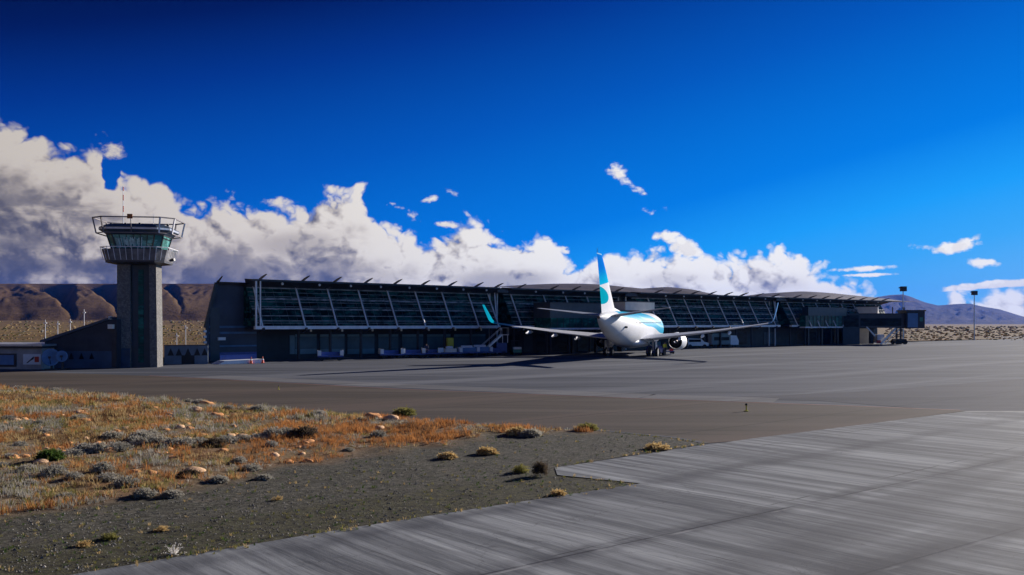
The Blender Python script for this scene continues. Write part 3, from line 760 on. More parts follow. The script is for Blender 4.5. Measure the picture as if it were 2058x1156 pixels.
for i, (px, py, r, c, lb) in enumerate([(380, 966, .36, 'g_dark', 'dark low bush hugging the pale boulder near the gravel'), (430, 908, .48, 'g_dark', 'dark bush at the right end of the long silver shrub row'), (225, 890, .5, 'g_grey', 'mauve-grey bush in the left middle of the verge'), (610, 888, .6, 'g_dark', 'dark brown shrub in the rusty grass right of the shrub row'), (290, 1004, .32, 'g_grey', 'grey shrub lying on the gravel margin under the boulder'), (345, 1003, .3, 'g_grey', 'pale grey shrub on the gravel margin right of its twin'), (440, 975, .3, 'g_grey', 'thin silver shrub between boulder and gravel'), (530, 968, .27, 'g_grey', 'small silver shrub alone on upper gravel'), (1040, 878, .5, 'g_ochre', 'straw-yellow round bush by the shoulder near the verge tip'), (1066, 880, .52, 'g_grey', 'grey-green bush right of the straw-yellow round bush'), (900, 925, .34, 'g_ochre', 'orange weed clump at mid gravel below the grass rim'), (978, 916, .4, 'g_ochre', 'straw weed clump on the gravel left of the tumbleweed'), (1180, 867, .5, 'g_olive', 'yellow-green tuft on the shoulder edge near the verge tip'), (812, 836, .6, 'g_olive', 'olive tuft along the shoulder edge in the middle')]):
    make_shrub('shrub', at(px, py), r, r*.6, int(260+r*700), [c], lb, seed=20+i, w=.012+r*.012)
# long row of silver bushes
rn = random.Random(11)
protos = []
for k in range(5):
    mb = MB(); shrub_mesh(mb, .45, .30, 420, 0, random.Random(50+k), .017)
    o = mb.build('silver_shrub', ['g_grey']); o.hide_render = False; protos.append(o)
spots = [(290, 905), (318, 903), (345, 908), (372, 907), (400, 905), (270, 898), (455, 900), (490, 896), (520, 893), (550, 890), (575, 887), (300, 885), (285, 893), (240, 917), (200, 920), (170, 918), (150, 925), (62, 790), (40, 786), (110, 792), (378, 812), (400, 816), (360, 822), (20, 930), (5, 945), (55, 955), (40, 905), (110, 968), (150, 975), (205, 960), (80, 860), (130, 1010), (60, 985), (220, 975), (255, 985), (520, 832), (640, 842), (545, 905), (480, 940), (505, 950), (700, 915), (760, 885), (15, 850), (160, 850), (90, 880), (460, 830), (560, 842), (700, 858)]
for i, (px, py) in enumerate(spots):
    p = at(px, py); s = rn.uniform(.85, 1.2) if i < 16 else rn.uniform(.5, .95)*(1 if py > 850 else 1.15)
    o = protos[i] if i < 5 else protos[i % 5].copy()
    if i >= 5: COL.objects.link(o)
    o.location = p; o.rotation_euler = (0, 0, rn.random()*6); o.scale = (s, s, s*rn.uniform(.8, 1.15))
    if i < 16: tag(o, 'silver-grey cushion shrub in the long row across the verge', 'shrub', 'silver shrubs in the row across the verge')
    else: tag(o, 'silver-grey cushion shrub growing among the rusty verge grass', 'shrub', 'silver shrubs scattered over the verge')
# stones
M['ochrestone'] = mat('ochre_stone', (.78, .36, .13), .9, 0, .25, 4, .5, 9)
M['palestone'] = mat('pale_stone', (.82, .50, .27), .9, 0, .25, 4, .5, 9)
def rock(seed, m):
    bm = bmesh.new(); bmesh.ops.create_icosphere(bm, subdivisions=3, radius=1)
    rr = random.Random(seed); off = Vector((rr.random()*50, rr.random()*50, 0))
    for v in bm.verts:
        n = v.co.normalized(); d = 1+.35*mn.noise(n*1.3+off)+.10*mn.noise(n*4+off); v.co = n*d
        v.co.z = v.co.z*.62
        if v.co.z < -.2: v.co.z = -.2
    me = bpy.data.meshes.new('stone'); bm.to_mesh(me); bm.free(); me.materials.append(M[m])
    me.polygons.foreach_set('use_smooth', [True]*len(me.polygons))
    return me
rocks = [rock(s, m) for s, m in ((1, 'ochrestone'), (2, 'ochrestone'), (3, 'palestone'), (4, 'ochrestone'))]
named = [(389, 957, .30, 2, 'largest pale boulder, among dark twigs near the gravel'), (270, 960, .16, 0, 'orange stone left of the largest boulder'), (304, 962, .16, 1, 'orange stone between the largest boulder and its left neighbour'),
         (750, 848, .42, 0, 'big rounded orange boulder near the shoulder edge'), (787, 852, .30, 2, 'pale boulder just right of the big orange one by the shoulder'), (762, 868, .22, 2, 'small pale stone below the big orange boulder'),
         (462, 886, .22, 2, 'bright stone above the right end of the shrub row'), (487, 889, .26, 2, 'elongated bright stone just right of another above the shrub row'), (357, 866, .20, 0, 'tall thin orange stone standing in the middle verge'),
         (395, 834, .32, 2, 'flat pale stone under the grey bushes by the shoulder'), (412, 818, .40, 0, 'wide orange stone beside the shoulder edge bushes'), (437, 843, .36, 0, 'rounded orange stone right of the flat pale stone'),
         (158, 836, .28, 2, 'bright stone in the upper left of the verge'), (168, 841, .24, 0, 'orange stone touching the bright stone at upper left'), (30, 853, .24, 2, 'pinkish stone near the left edge of the photo'), (230, 831, .26, 2, 'pale stone right of the bright pair at upper left'), (92, 911, .12, 2, 'tiny white stone beside the green bush')]
for px, py, r, k, lb in named:
    o = bpy.data.objects.new('boulder', rocks[k]); COL.objects.link(o); o.location = at(px, py); o.scale = (r*1.1, r, r*.95); o.rotation_euler = (0, 0, rn.random()*6); tag(o, lb, 'stone')
for i in range(130):
    while True:
        px = rn.uniform(0, 620); py = rn.uniform(800, 905)+rn.random()**2*60; p = at(px, py)
        if inpoly((p.x, p.y), VP) and vegf(p.x, p.y) > .7 and segdist((p.x, p.y), VP) > .6: break
    o = bpy.data.objects.new('stone', rocks[rn.randrange(4)]); COL.objects.link(o); r = rn.uniform(.07, .21); o.location = p; o.scale = (r*1.2, r, r); o.rotation_euler = (0, 0, rn.random()*6)
    tag(o, 'small ochre stone lying in the dry verge grass', 'stone', 'small ochre stones scattered in the verge grass')

# taxiway edge markers
def marker():
    root = empty('edge_light', (0, 0, 0), 0, None, 'runway light', 'taxiway edge lights')
    MB().tube((0, 0, 0), (0, 0, .05), .11, n=12).tube((0, 0, .05), (0, 0, .30), .035, n=8).build('stem', 'yellow', root)
    MB().tube((0, 0, .30), (0, 0, .40), .07, .05, n=12).build('lens', 'black', root)
    return root
mk = marker(); mk.location = G(1500, 827, .036); mk['label'] = 'small yellow edge light with black top on the brown shoulder, right side'
dup(mk, G(560, 783, .036), 0, 'small yellow edge light on the brown shoulder, left side near the baggage carts', .65)

# scrub beyond the pavement
def scrub():
    rn = random.Random(5); mb = MB(); c = 0
    while c < 2200:
        if rn.random() < .5: px = rn.uniform(1780, 2200); py = 657+rn.random()**1.1*27
        else: px = rn.uniform(-60, 430); py = 657+rn.random()*35
        p = G(px, py)
        if (p-P0).dot(V) < 24 and px < 1780: continue
        if px >= 1780 and (p-P0).dot(V) < 3.8 and py > 684: continue
        c += 1
        s = p.y/260*rn.uniform(.4, 1.2)*.45; z = hz(p.x, p.y)
        r = s*rn.uniform(.8, 1.6); n = 6
        ring = [(p.x+math.cos(k*6.283/n)*r*rn.uniform(.7, 1.2), p.y+math.sin(k*6.283/n)*r*rn.uniform(.7, 1.2), z-.1) for k in range(n)]
        rg2 = [(p.x+math.cos(k*6.283/n+.4)*r*rn.uniform(.4, .8), p.y+math.sin(k*6.283/n+.4)*r*rn.uniform(.4, .8), z+s*rn.uniform(.3, .6)) for k in range(n)]
        mb.add(ring+rg2+[(p.x, p.y, z+s*.7)], [(k, (k+1) % n, n+(k+1) % n, n+k) for k in range(n)]+[(n+k, n+(k+1) % n, 2*n) for k in range(n)], rn.choice([0, 0, 2, 2, 2, 3]))
    o = mb.build('steppe_scrub', ['g_olive', 'g_dark', 'g_ochre', 'g_grey'], smooth=False)
    tag(o, 'low scrub covering the plain beyond the apron', 'scrub', kind='stuff')

# ------------------------------------------------------------------ hills
def smst(a, b, x):
    t_ = max(0, min(1, (x-a)/(b-a))); return t_*t_*(3-2*t_)
GUL = [((128-CX)/F, .026, 620), ((222-CX)/F, .022, 420), ((352-CX)/F, .010, 150), ((-90-CX)/F, .03, 350), ((30-CX)/F, .03, 60), ((-200-CX)/F, .03, 300)]
def hz(x, y):
    """height of the terrain behind the airport"""
    if y < 150: return 0
    t_ = x/y; rise = smst(160, 1500, y)*9*(1-smst(-.28, .1, t_))
    return rise
def hillh(t_, y):
    n = mn.fractal(Vector((t_*5, y*.0012, 0)), 1.0, 2.0, 4)
    RIM = 2330; y0 = 1300+n*120
    top = (650-577)/F*RIM
    s = max(0, min(1, (y-y0)/(RIM-y0)))
    cut = 0
    for c, w_, d in GUL:
        off = t_-c+(s-.5)*.02+.004*mn.noise(Vector((s*9, c*50, 0)))
        k = off/(w_*(.18+s)); k = k*(1.35 if k > 0 else .8)
        if abs(k) < 1: cut = max(cut, (1-abs(k))*d/520*.62*min(1, s*1.3)*(1-smst(.93, 1, s)))
    q = 1-smst(-.33, -.02, t_)
    er = 1-.10*(1-s)*s*4*abs(mn.fractal(Vector((t_*60, s*4, 5)), 1.0, 2.0, 4))
    return (top*((s**.7)*er-cut)+4.4*s)*(.25+.75*q)+hz(t_*y, y)
def hills():
    nt_, ny = 420, 110; vs = []
    for j in range(ny+1):
        y = 620+(j/ny)**1.0*2700
        for i in range(nt_+1):
            t_ = -.95+i/nt_*.90
            h = hillh(t_, y)
            if j == ny: h = -2
            vs.append((t_*y, y, h-.3*(1-smst(620, 1000, y))))
    fs = [(j*(nt_+1)+i, j*(nt_+1)+i+1, (j+1)*(nt_+1)+i+1, (j+1)*(nt_+1)+i) for j in range(ny) for i in range(nt_)]
    o = MB().add(vs, fs).build('hills', 'hill', smooth=False); o.data.polygons.foreach_set('use_smooth', [True]*len(o.data.polygons))
    tag(o, 'brown flat-topped hills cut by dark gullies behind the tower', kind='structure')
    # gentle rise behind the buildings
    vs = []; nx, ny = 90, 60
    for j in range(ny+1):
        y = 165+(j/ny)**2*1200
        for i in range(nx+1):
            t_ = -.95+i/nx*.75; vs.append((t_*y, y, hz(t_*y, y)+smst(165, 220, y)*.25*mn.noise(Vector((t_*y*.03, y*.03, 0)))+.03))
    fs = [(j*(nx+1)+i, j*(nx+1)+i+1, (j+1)*(nx+1)+i+1, (j+1)*(nx+1)+i) for j in range(ny) for i in range(nx)]
    o = MB().add(vs, fs).build('terrain', 'ground'); tag(o, 'ochre plain rising towards the brown hills', kind='structure')
hills()
def mountains():
    prof = [(900, 640), (1150, 610), (1400, 618), (1560, 612), (1640, 606), (1700, 604), (1750, 598), (1790, 591), (1815, 590), (1835, 597), (1858, 606), (1885, 613), (1915, 610), (1950, 609), (1975, 615), (2010, 621), (2058, 636), (2120, 640), (2250, 630), (2450, 622), (2800, 640), (3300, 630)]
    def ridge(px):
        for (a, b), (c, d) in zip(prof, prof[1:]):
            if a <= px <= c: k = (px-a)/(c-a); return b+(d-b)*k
        return 640
    nt_, ny = 420, 60; vs = []; Zr = 8200
    for j in range(ny+1):
        s = j/ny; y = 5200+s*4200
        for i in range(nt_+1):
            px = 900+i/nt_*2300; t_ = (px-CX)/F
            top = (650-ridge(px))/F*Zr+H
            sp = 1-abs(y-Zr)/(Zr-5200) if y < Zr else 1-(y-Zr)/1600
            sp = max(0, sp)
            rg = abs(mn.fractal(Vector((t_*34, y*.0009, 1)), .8, 2.1, 6))*1.9
            h = top*sp**1.25*(1-rg*.55*(1-sp**3))
            vs.append((t_*y, y, h-3))
    fs = [(j*(nt_+1)+i, j*(nt_+1)+i+1, (j+1)*(nt_+1)+i+1, (j+1)*(nt_+1)+i) for j in range(ny) for i in range(nt_)]
    o = MB().add(vs, fs).build('mountains', 'mount'); o.data.polygons.foreach_set('use_smooth', [True]*len(o.data.polygons))
    tag(o, 'far blue mountain range beyond the right end of the terminal', kind='structure')
mountains()
scrub()
# haze
def haze():
    m = bpy.data.materials.new('haze'); m.use_nodes = True; nt = m.node_tree; nt.nodes.clear()
    pv = nt.nodes.new('ShaderNodeVolumePrincipled'); pv.inputs['Color'].default_value = (.02, .20, 1.0, 1); pv.inputs['Density'].default_value = HAZE; pv.inputs['Anisotropy'].default_value = .2
    o_ = nt.nodes.new('ShaderNodeOutputMaterial'); nt.links.new(pv.outputs[0], o_.inputs['Volume'])
    mb = MB().box(-10800, 10800, -10800, 10800, -6, 420); o = mb.build('haze', m); tag(o, 'thin blue air haze over the plain', 'haze', kind='stuff')
HAZE = 3.4e-5
haze()

# ------------------------------------------------------------------ terminal
def terminal():
    T = empty('airport_terminal', P0, BANG, 'long glass and steel airport terminal with slanted ribs and fins', 'terminal building')
    ZB0, ZB1 = 3.72, 4.10      # floor band
    GT = 8.62; GV = 2.6        # glass top height and set-back
    def fascia(u0, u1, name='roof'):
        pts = [(.15, 9.22), (.15, 9.42), (2.2, 9.55), (16, 8.3), (16, 7.6), (GV+.1, GT+.02), (GV-.1, GT+.02)]
        return MB().loft([[(u0+.5*max(0, v-2.4), v, z) for v, z in pts], [(u1, v, z) for v, z in pts]]).build(name, 'steel_dark', T)
    def glazed(pxs, u0, u1, cut=None, lamps=True):
        gp = MB(); gp.add([(u0, 0.02, ZB1), (u1, 0.02, ZB1), (u1, GV, GT), (u0, GV, GT)], [(0, 1, 2, 3)])
        gp.add([(u0, .02, ZB1), (u0, GV, GT), (u0, GV+1.0, GT), (u0, GV+1.0, ZB1)], [(0, 1, 2, 3)])
        gp.add([(u1, .02, ZB1), (u1, GV, GT), (u1, GV+1.0, GT), (u1, GV+1.0, ZB1)], [(0, 1, 2, 3)])
        gl = gp.build('curtain_wall', 'glass', T)
        # slim mullions
        mu = MB(); u = u0+1.08; k_ = 0
        while u < u1: mu.bar((u, -.0, ZB1), (u, GV-.02, GT), .035, .05); u += 1.08
        mu.build('mullions', 'rail_dim', gl)
        MB().box(u0-.1, u1+.1, -.22, .3, ZB0, ZB1).build('floor_band', 'steel_light', T)
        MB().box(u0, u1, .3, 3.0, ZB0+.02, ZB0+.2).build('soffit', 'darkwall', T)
        for fr, w in ((.07, .05), (.13, .09), (.26, .10), (.44, .2), (.50, .05), (.62, .05), (.70, .24), (.76, .05), (.87, .05), (.985, .14)):
            v = GV*fr; z = ZB1+(GT-ZB1)*fr
            MB().box(u0, u1, v-.18, v-.1, z-w/2, z+w/2).build('rail', 'rail_thin' if w < .15 else 'reflection_band', T)  # the wide ones imitate reflections in the glass by their colour
        fascia(u0-.35, u1+.35)
        for i, px in enumerate(pxs):
            u = ux(px); k = 0 if cut is None else cut.get(px, 0)
            a = Vector((u, -.30, ZB0)); b = Vector((u, GV-.25, GT+.1)); a2 = a+(b-a)*k
            rb = MB().tube(a2, b, .10, .10, 8).build('rib', 'steel_light', T, smooth=True)
            if k == 0: MB().bar((u, -.5, ZB0+.05), (u, .6, ZB0-.35), .22, .3, w2=.22, h2=.2).build('foot', 'steel_dark', rb)
            # fin sweeping out above the eaves
            fn = MB(); P = [(GV-.2, 8.6, .20), (1.7, 8.92, .22), (.8, 9.36, .26), (0, 9.66, .24), (-.7, 9.86, .14), (-1.15, 9.98, .05)]
            for (v0, z0, h0), (v1, z1, h1) in zip(P, P[1:]): fn.bar((u, v0, z0), (u, v1, z1), .13, h0, w2=.13, h2=h1)
            fn.build('fin', 'fin_dark', rb)
        if lamps:
            uu = [ux(p) for p in pxs]
            for a, b in zip(uu, uu[1:]):
                MB().tube(((a+b)/2, .32, 8.95), ((a+b)/2, .45, 9.05), .14, n=12).build('spotlight', 'white', T)
    B0, B1 = ux(514), ux(1003)
    B = [527, 613, 677, 739, 798, 854, 908, 961, 1001]
    glazed(B, B0, B1)
    C0, C1 = ux(1033), ux(1262)
    glazed([1047, 1113, 1157, 1200, 1243], C0, C1, {1113: .42, 1157: .50, 1200: .8, 1243: .8})
    D0, D1 = ux(1292), ux(1566)
    glazed([1323, 1360, 1396, 1430, 1463, 1494, 1525, 1558], D0, D1)
    E0, E1 = ux(1590), ux(1792)
    glazed([1602, 1632, 1659, 1685, 1710, 1734, 1757, 1779], E0, E1, {1632: .3, 1659: .45, 1685: .55, 1710: .75, 1734: .75, 1757: .75, 1779: .75})
    # box frame closing the left end of the first block
    u_ = ux(515); MB().box(u_-.12, u_+.05, -.12, .05, ZB1, 9.2).build('end_post', 'steel_light', T)
    u2 = ux(523); MB().box(u2-.06, u2+.06, -.1, .02, ZB1, 9.2).build('end_post', 'steel_light', T)
    for zz in (4.5, 5.1, 6.3, 6.7, 7.6, 8.6): MB().box(u_+.05, u2-.06, -.08, 0, zz-.03, zz+.03).build('cross_rail', 'rail_thin', T)
    # set-back links between the blocks
    for a, b in ((B1, C0), (C1, D0), (D1, E0)):
        MB().box(a+.4, b-.4, 3.2, 3.3, 3.7, 8.7).build('link_glass', 'glass', T)
        MB().box(a+.36, b-.36, .8, 16, 8.75, 9.3).build('link_roof', 'steel_dark', T)
        w = b-a
        for q in (.25, .75): MB().bar((a+w*q, 2.9, 0), (a+w*q, 2.9, 8.7), .16).build('post', 'steel_light', T)
    # V-braces at the block ends
    for a, b in ((ux(1002), ux(985)), (ux(1566), ux(1540))):
        MB().tube((a, .3, ZB0), (a+.6, 1.6, GT+.2), .09, n=8).build('brace', 'steel_light', T)
    # ground floor
    g0 = ux(514); g1 = E1
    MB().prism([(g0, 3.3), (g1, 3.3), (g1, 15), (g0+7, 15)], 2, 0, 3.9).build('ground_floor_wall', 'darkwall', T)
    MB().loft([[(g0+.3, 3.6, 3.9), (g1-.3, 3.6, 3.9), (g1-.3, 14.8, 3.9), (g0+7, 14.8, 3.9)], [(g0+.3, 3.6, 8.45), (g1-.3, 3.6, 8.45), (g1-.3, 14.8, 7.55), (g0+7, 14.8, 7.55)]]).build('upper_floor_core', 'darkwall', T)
    def pan(px0, px1, y0, y1, m, name='shutter', v=3.26):
        a, b = ux(px0, v), ux(px1, v); MB().box(a, b, v-.06, v, max(.02, lz(y1, px0, v)), min(3.66, lz(y0, px0, v))).build(name, m, T)
    pan(582, 592, 674, 712, 'shutterlight', 'door_frame')
    for a, b in ((593, 636), (643, 692), (698, 752), (760, 800), (808, 850), (858, 905), (912, 975)):
        pan(a, b, 672, 677, 'shutterlight', 'shutter_box', 3.2); pan(a, b, 677.5, 701, 'shutter'); pan(a, b, 701.5, 712, 'shutterlight' if a < 740 else 'shutter', 'sill', 3.2)
    for a, b in ((1024, 1044), (1052, 1070), (1078, 1100), (1108, 1150), (1160, 1195)):
        pan(a, b, 672, 707, 'darkglass' if a != 1052 else 'tealclad', 'ground_window')
    for a, b in ((1300, 1320), (1330, 1350), (1400, 1422), (1480, 1500), (1535, 1560), (1600, 1640), (1650, 1680)):
        pan(a, b, 668, 692, 'darkglass' if a != 1535 else 'tealclad', 'ground_window')
    for px in B[1:]+[1047, 1113, 1157, 1200, 1243, 1323, 1360, 1396, 1430, 1463, 1494, 1525, 1602, 1632, 1659, 1685, 1710]:
        u = ux(px); MB().tube((u, 1.6, 0), (u, 1.6, ZB0+.02), .18, n=10).build('column', 'steel_dark', T, smooth=True)
        MB().tube((u+1.2, .8, ZB0-.32), (u+1.2, .8, ZB0), .12, n=8).build('lamp', 'beige', T)
    # vaulted roofs behind the eaves
    def vault(pxa, pxb, pk, ypk, v0, v1, ya, yb):
        ua, ub = ux(pxa, v0), ux(pxb, v0); up = ux(pk, v0); n = 24; rows = []
        za, zb, zp = lz(ya, pxa, v0), lz(yb, pxb, v0), lz(ypk, pk, v0)
        for v in (2.2, v0*.6, v0, v1):
            rw = []
            for i in range(n+1):
                u = ua+(ub-ua)*i/n
                if u < up: k = (u-ua)/(up-ua); z = za+(zp-za)*math.sin(k*math.pi/2)
                else: k = (ub-u)/(ub-up); z = zb+(zp-zb)*math.sin(k*math.pi/2)
                base = 9.5; f = 0 if v == 2.2 else (.72 if v < v0 else (1 if v == v0 else .9))
                rw.append((u, v, base+(z-base)*f))
            rows.append(rw)
        MB().loft(rows, closed=False, caps=False).build('vault_roof', 'roof', T, smooth=True)
    vault(985, 1320, 1190, 571, 9, 15.5, 577, 588)
    vault(1296, 1395, 1345, 577, 9, 15.5, 583, 590)
    vault(1535, 1800, 1622, 586, 9, 15.5, 596, 607)
    # end bay at the left with raked outer edge
    a = ux(413, 3.2); a2 = ux(437, 3.2); b = ux(516, 3.2)
    MB().loft([[(a, 3.2, 0), (b, 3.2, 0), (b, 14, 0), (a+7, 14, 0)], [(a, 3.2, 4.1), (b, 3.2, 4.1), (b, 14, 4.1), (a+7, 14, 4.1)], [(a2, 3.2, 8.85), (b, 3.2, 8.85), (b, 14, 8.0), (a2+7, 14, 8.0)]]).build('end_bay_wall', 'endwall', T)
    MB().loft([[(a2-.45, 2.7, 8.86), (b, 2.7, 8.86), (b, 14, 8.01), (a2+6.6, 14, 8.01)], [(a2-.35, 2.6, 9.12), (b, 2.6, 9.12), (b, 14, 8.25), (a2+6.7, 14, 8.25)]]).build('end_bay_roof', 'steel_dark', T)
    rk = MB().bar((a-.15, 2.9, 3.9), (a2-.25, 2.9, 9.0), .3, .35).build('raked_edge', 'steel_dark', T)
    MB().bar((a2-.2, 2.8, 9.0), (a2-.1, 1.6, 9.7), .2, .22, w2=.1, h2=.08).build('fin', 'steel_dark', rk)
    for k in range(5): MB().box(a-.35, a-.05, 2.7+k*.01, 3.1, .9+k*.62, 1.15+k*.62).build('rung', 'steel_light', T)
    for y0, y1, m in ((655, 659, 'blue2'), (667, 671, 'blue2'), (694, 697, 'blue2'), (708, 716, 'bluepaint')):
        MB().box(a+.4, b-.05, 3.13, 3.197, lz(y1, 470, 3.2), lz(y0, 470, 3.2)).build('wall_band', m, T)
    MB().box(a+.5, a+1.6, 3.1, 3.19, 0.1, 6.2).build('pilaster', 'greyclad', T)
    l0 = ux(437, 3.1); MB().box(l0, l0+.85, 2.8, 3.12, lz(684, 440, 3.1), lz(678, 440, 3.1)).build('wall_lamp', 'white', T)
M['endwall'] = mat('end_wall_cladding', (.042, .048, .072), .6, 0, .3, .35)
terminal()
# white loading ramp at the end bay
def ramp():
    T = empty('loading_ramp', P0, BANG, 'low white ramp on the ground below the terminal end wall', 'ramp')
    a, b = ux(442, -2.4), ux(523, -2.4)
    MB().prism([(a-.6, 0.03), (a+.2, .38), (b, .46), (b, 0.03)], 1, -3.4, -1.5).build('deck', 'white', T)
    MB().box(a+.4, b, -1.5, -1.4, .05, .95).build('side_rail', 'bluepaint', T)
ramp()

# jet bridges
def bridge(name, Zc, x0, parts_, label):
    pass
def jet_bridge_far():
    Z = 188.0; s = F/Z; X = lambda px: (px-CX)/s; Hh = lambda py: H-(py-HY)/s
    o = Vector((X(1705), Z, 0)); T = empty('jet_bridge', o, 0, 'dark jet bridge with boxy docking cab at the right end of terminal', 'jet bridge')
    L = lambda px: X(px)-o.x
    MB().box(L(1688), L(1721), -1.8, 2.4, 0, Hh(630)).build('rotunda', 'tealclad', T)
    MB().box(L(1690), L(1719), -1.87, -1.8, Hh(657), Hh(634)).build('rotunda_window', 'darkglass', T)
    t = MB().box(L(1721.5), L(1812), -1.5, 1.5, Hh(659), Hh(632)).build('tunnel', 'greyclad', T)
    MB().box(L(1724), L(1805), -1.58, -1.5, Hh(655), Hh(640)).build('tunnel_window', 'darkglass', t)
    MB().box(L(1722), L(1812), -1.62, 1.62, Hh(632), Hh(630)).build('tunnel_roof', 'steel_dark', t)
    c = MB().box(L(1812), L(1848), -2.4, 2.0, Hh(660), Hh(626)).build('docking_cab', 'steel_dark', T)
    MB().box(L(1810), L(1850), -2.5, 2.1, Hh(626), Hh(623.5)).build('cab_roof', 'steel_dark', c)
    MB().box(L(1814), L(1834), -2.48, -2.4, Hh(658), Hh(630)).build('cab_panel', 'dish', c)
    MB().box(L(1838), L(1844), -2.47, -2.4, Hh(646), Hh(638)).build('cab_window', 'green', c)
    ped = MB().box(L(1748), L(1754), -.5, .5, 0.1, Hh(659)).build('pedestal', 'steel_dark', T)
    dr = MB().bar((L(1806), -1.0, Hh(659)), (L(1806), -1.0, .8), .3).bar((L(1806), 1.0, Hh(659)), (L(1806), 1.0, .8), .3).box(L(1797), L(1817), -1.2, 1.2, .75, 1.15).build('drive_frame', 'steel_dark', T)
    for sx in (1799, 1814):
        for sy in (-1.1, 1.1): MB().tube((L(sx), sy-.2, .5), (L(sx), sy+.2, .5), .5, n=14).build('wheel', 'black', dr, smooth=True)
    st = MB().bar((L(1733), -2.2, Hh(657)), (L(1750), -2.2, Hh(675)), .25).bar((L(1792), -2.0, Hh(660)), (L(1762), -2.0, .1), .18, .4).bar((L(1800), -2.0, Hh(662)), (L(1770), -2.0, .1), .12).build('service_stair', 'aluminium', T)
    for k in range(9):
        MB().box(L(1792-k*3.1), L(1795-k*3.1), -2.4, -1.5, 3.3-k*.36, 3.36-k*.36).build('tread', 'aluminium', st)
    MB().box(L(1758), L(1772), -1.4, .8, .3, 2.1).build('generator', 'white', T)
    MB().box(L(1756), L(1764), -1.6, -1.42, .2, .9).build('hose_drum', 'red', T)
    MB().bar((L(1794), 0, Hh(632)), (L(1794), 0, Hh(617)), .15).bar((L(1817), 0, Hh(624)), (L(1817), 0, Hh(618)), .2).build('beacon_mast', 'steel_dark', T)
jet_bridge_far()
def stair_block():
    Z = 193.0; s = F/Z; X = lambda px: (px-CX)/s; Hh = lambda py: H-(py-HY)/s
    o = Vector((X(1742), Z, 0)); T = empty('stair_block', o, R(-25), 'pale beige stair block behind the jet bridge at the right end', 'building')
    MB().box(-2.2, 2.2, 0, 4, Hh(630), Hh(617)).build('upper_wall', 'beige', T)
    MB().box(-2.0, .6, 0.2, 4, 0, Hh(660)).build('lower_wall', 'beige', T)
    MB().box(-2.0, 2.0, .6, 3.8, Hh(660), Hh(630)).build('middle_wall', 'darkwall', T)
    MB().box(-2.3, 2.3, -.1, 4.1, Hh(617), Hh(615.5)).build('coping', 'greyclad', T)
stair_block()
def jet_bridge_near():
    Z = 146.0; s = F/Z; X = lambda px: (px-CX)/s; Hh = lambda py: H-(py-HY)/s
    o = Vector((X(1165), Z-10, 0))
    # walkway box coming out of the facade, parallel to the wall
    T = empty('jet_bridge', E(ux(1160), -2.4), BANG, 'grey jet bridge with teal windows left of the airliner tail', 'jet bridge')
    b = MB().box(-9.2, 3.2, -1.4, 2.1, 5.15, 7.25).build('walkway', 'greyclad', T)
    MB().box(-9.3, 3.3, -1.5, 2.1, 7.25, 7.4).build('walkway_roof', 'steel_dark', b)
    w = MB().box(-9.0, 3.1, -1.3, 2.1, 3.75, 5.15).build('walkway_glass', 'glassteal', T)
    MB().box(-9.2, 3.2, -1.36, 2.1, 3.5, 3.75).build('walkway_floor', 'steel_light', T)
    mu = MB(); x = -9.0
    while x < 3.0: mu.box(x, x+.07, -1.36, -1.29, 3.75, 5.15); x += 1.25
    mu.box(-9.0, 3.0, -1.355, -1.295, 4.4, 4.46)
    mu.build('mullions', 'steel_dark', w)
    for x in (-7.5, -3, 2): MB().box(x-.2, x+.2, .2, .6, 0, 3.5).build('support_leg', 'steel_dark', T)
    xa = ux(1231, -4.6)-ux(1160, -2.4); xb = ux(1291, -4.6)-ux(1160, -2.4)
    t = MB().box(xa-.6, xb-.4, -2.2, 1.9, 3.4, 6.3).build('rotunda', 'greyclad', T)
    c = MB().box(xa, xb, -2.6, 1.6, lz(624, 1260, -4.6), lz(607, 1260, -4.6)).build('equipment_box', 'beige', T)
    MB().box(xa-.15, xb+.15, -2.7, 1.7, lz(607, 1260, -4.6), lz(605, 1260, -4.6)).build('lid', 'greyclad', c)
    for k in (.45, .72): MB().box(xa+(xb-xa)*k, xa+(xb-xa)*k+1.0, -2.28, -2.2, 5.0, 6.2).build('rotunda_window', 'blue2', t)
    MB().box(xa+1.5, xa+2.2, -.5, .5, .1, 3.4).build('support_leg', 'steel_dark', T)
jet_bridge_near()
# teal glazed walkway in front of the right block
def walkway_right():
    a, b = ux(1618, -1.5), ux(1693, -1.5)
    T = empty('glazed_walkway', E(a, -1.5), BANG, 'raised walkway with teal glass joining the far jet bridge', 'walkway'); L = b-a
    w = MB().box(0, L, 0, 1.2, 3.75, 5.9).build('glass_wall', 'glassteal', T)
    MB().box(1.0, L+1.5, -.1, 1.2, 5.9, 7.6).build('upper_cladding', 'tealclad', T)
    MB().box(-.1, L, -.1, 1.2, 3.5, 3.75).build('floor_edge', 'steel_light', T)
    mu = MB(); x = .1
    while x < L: mu.box(x, x+.08, -.07, -.0, 3.75, 5.9); x += 1.4
    mu.box(.1, L, -.065, -.005, 4.8, 4.86)
    mu.build('mullions', 'steel_dark', w)
    for k in range(4):
        x = 1.2+k*2.6*L/12; MB().bar((x+.9, -.3, 3.6), (x, .2, 5.5), .14).build('strut', 'steel_light', T)
    for x in (2, L/2, L-1): MB().box(x-.2, x+.2, .4, .8, 0, 3.5).build('support_leg', 'steel_dark', T)
walkway_right()

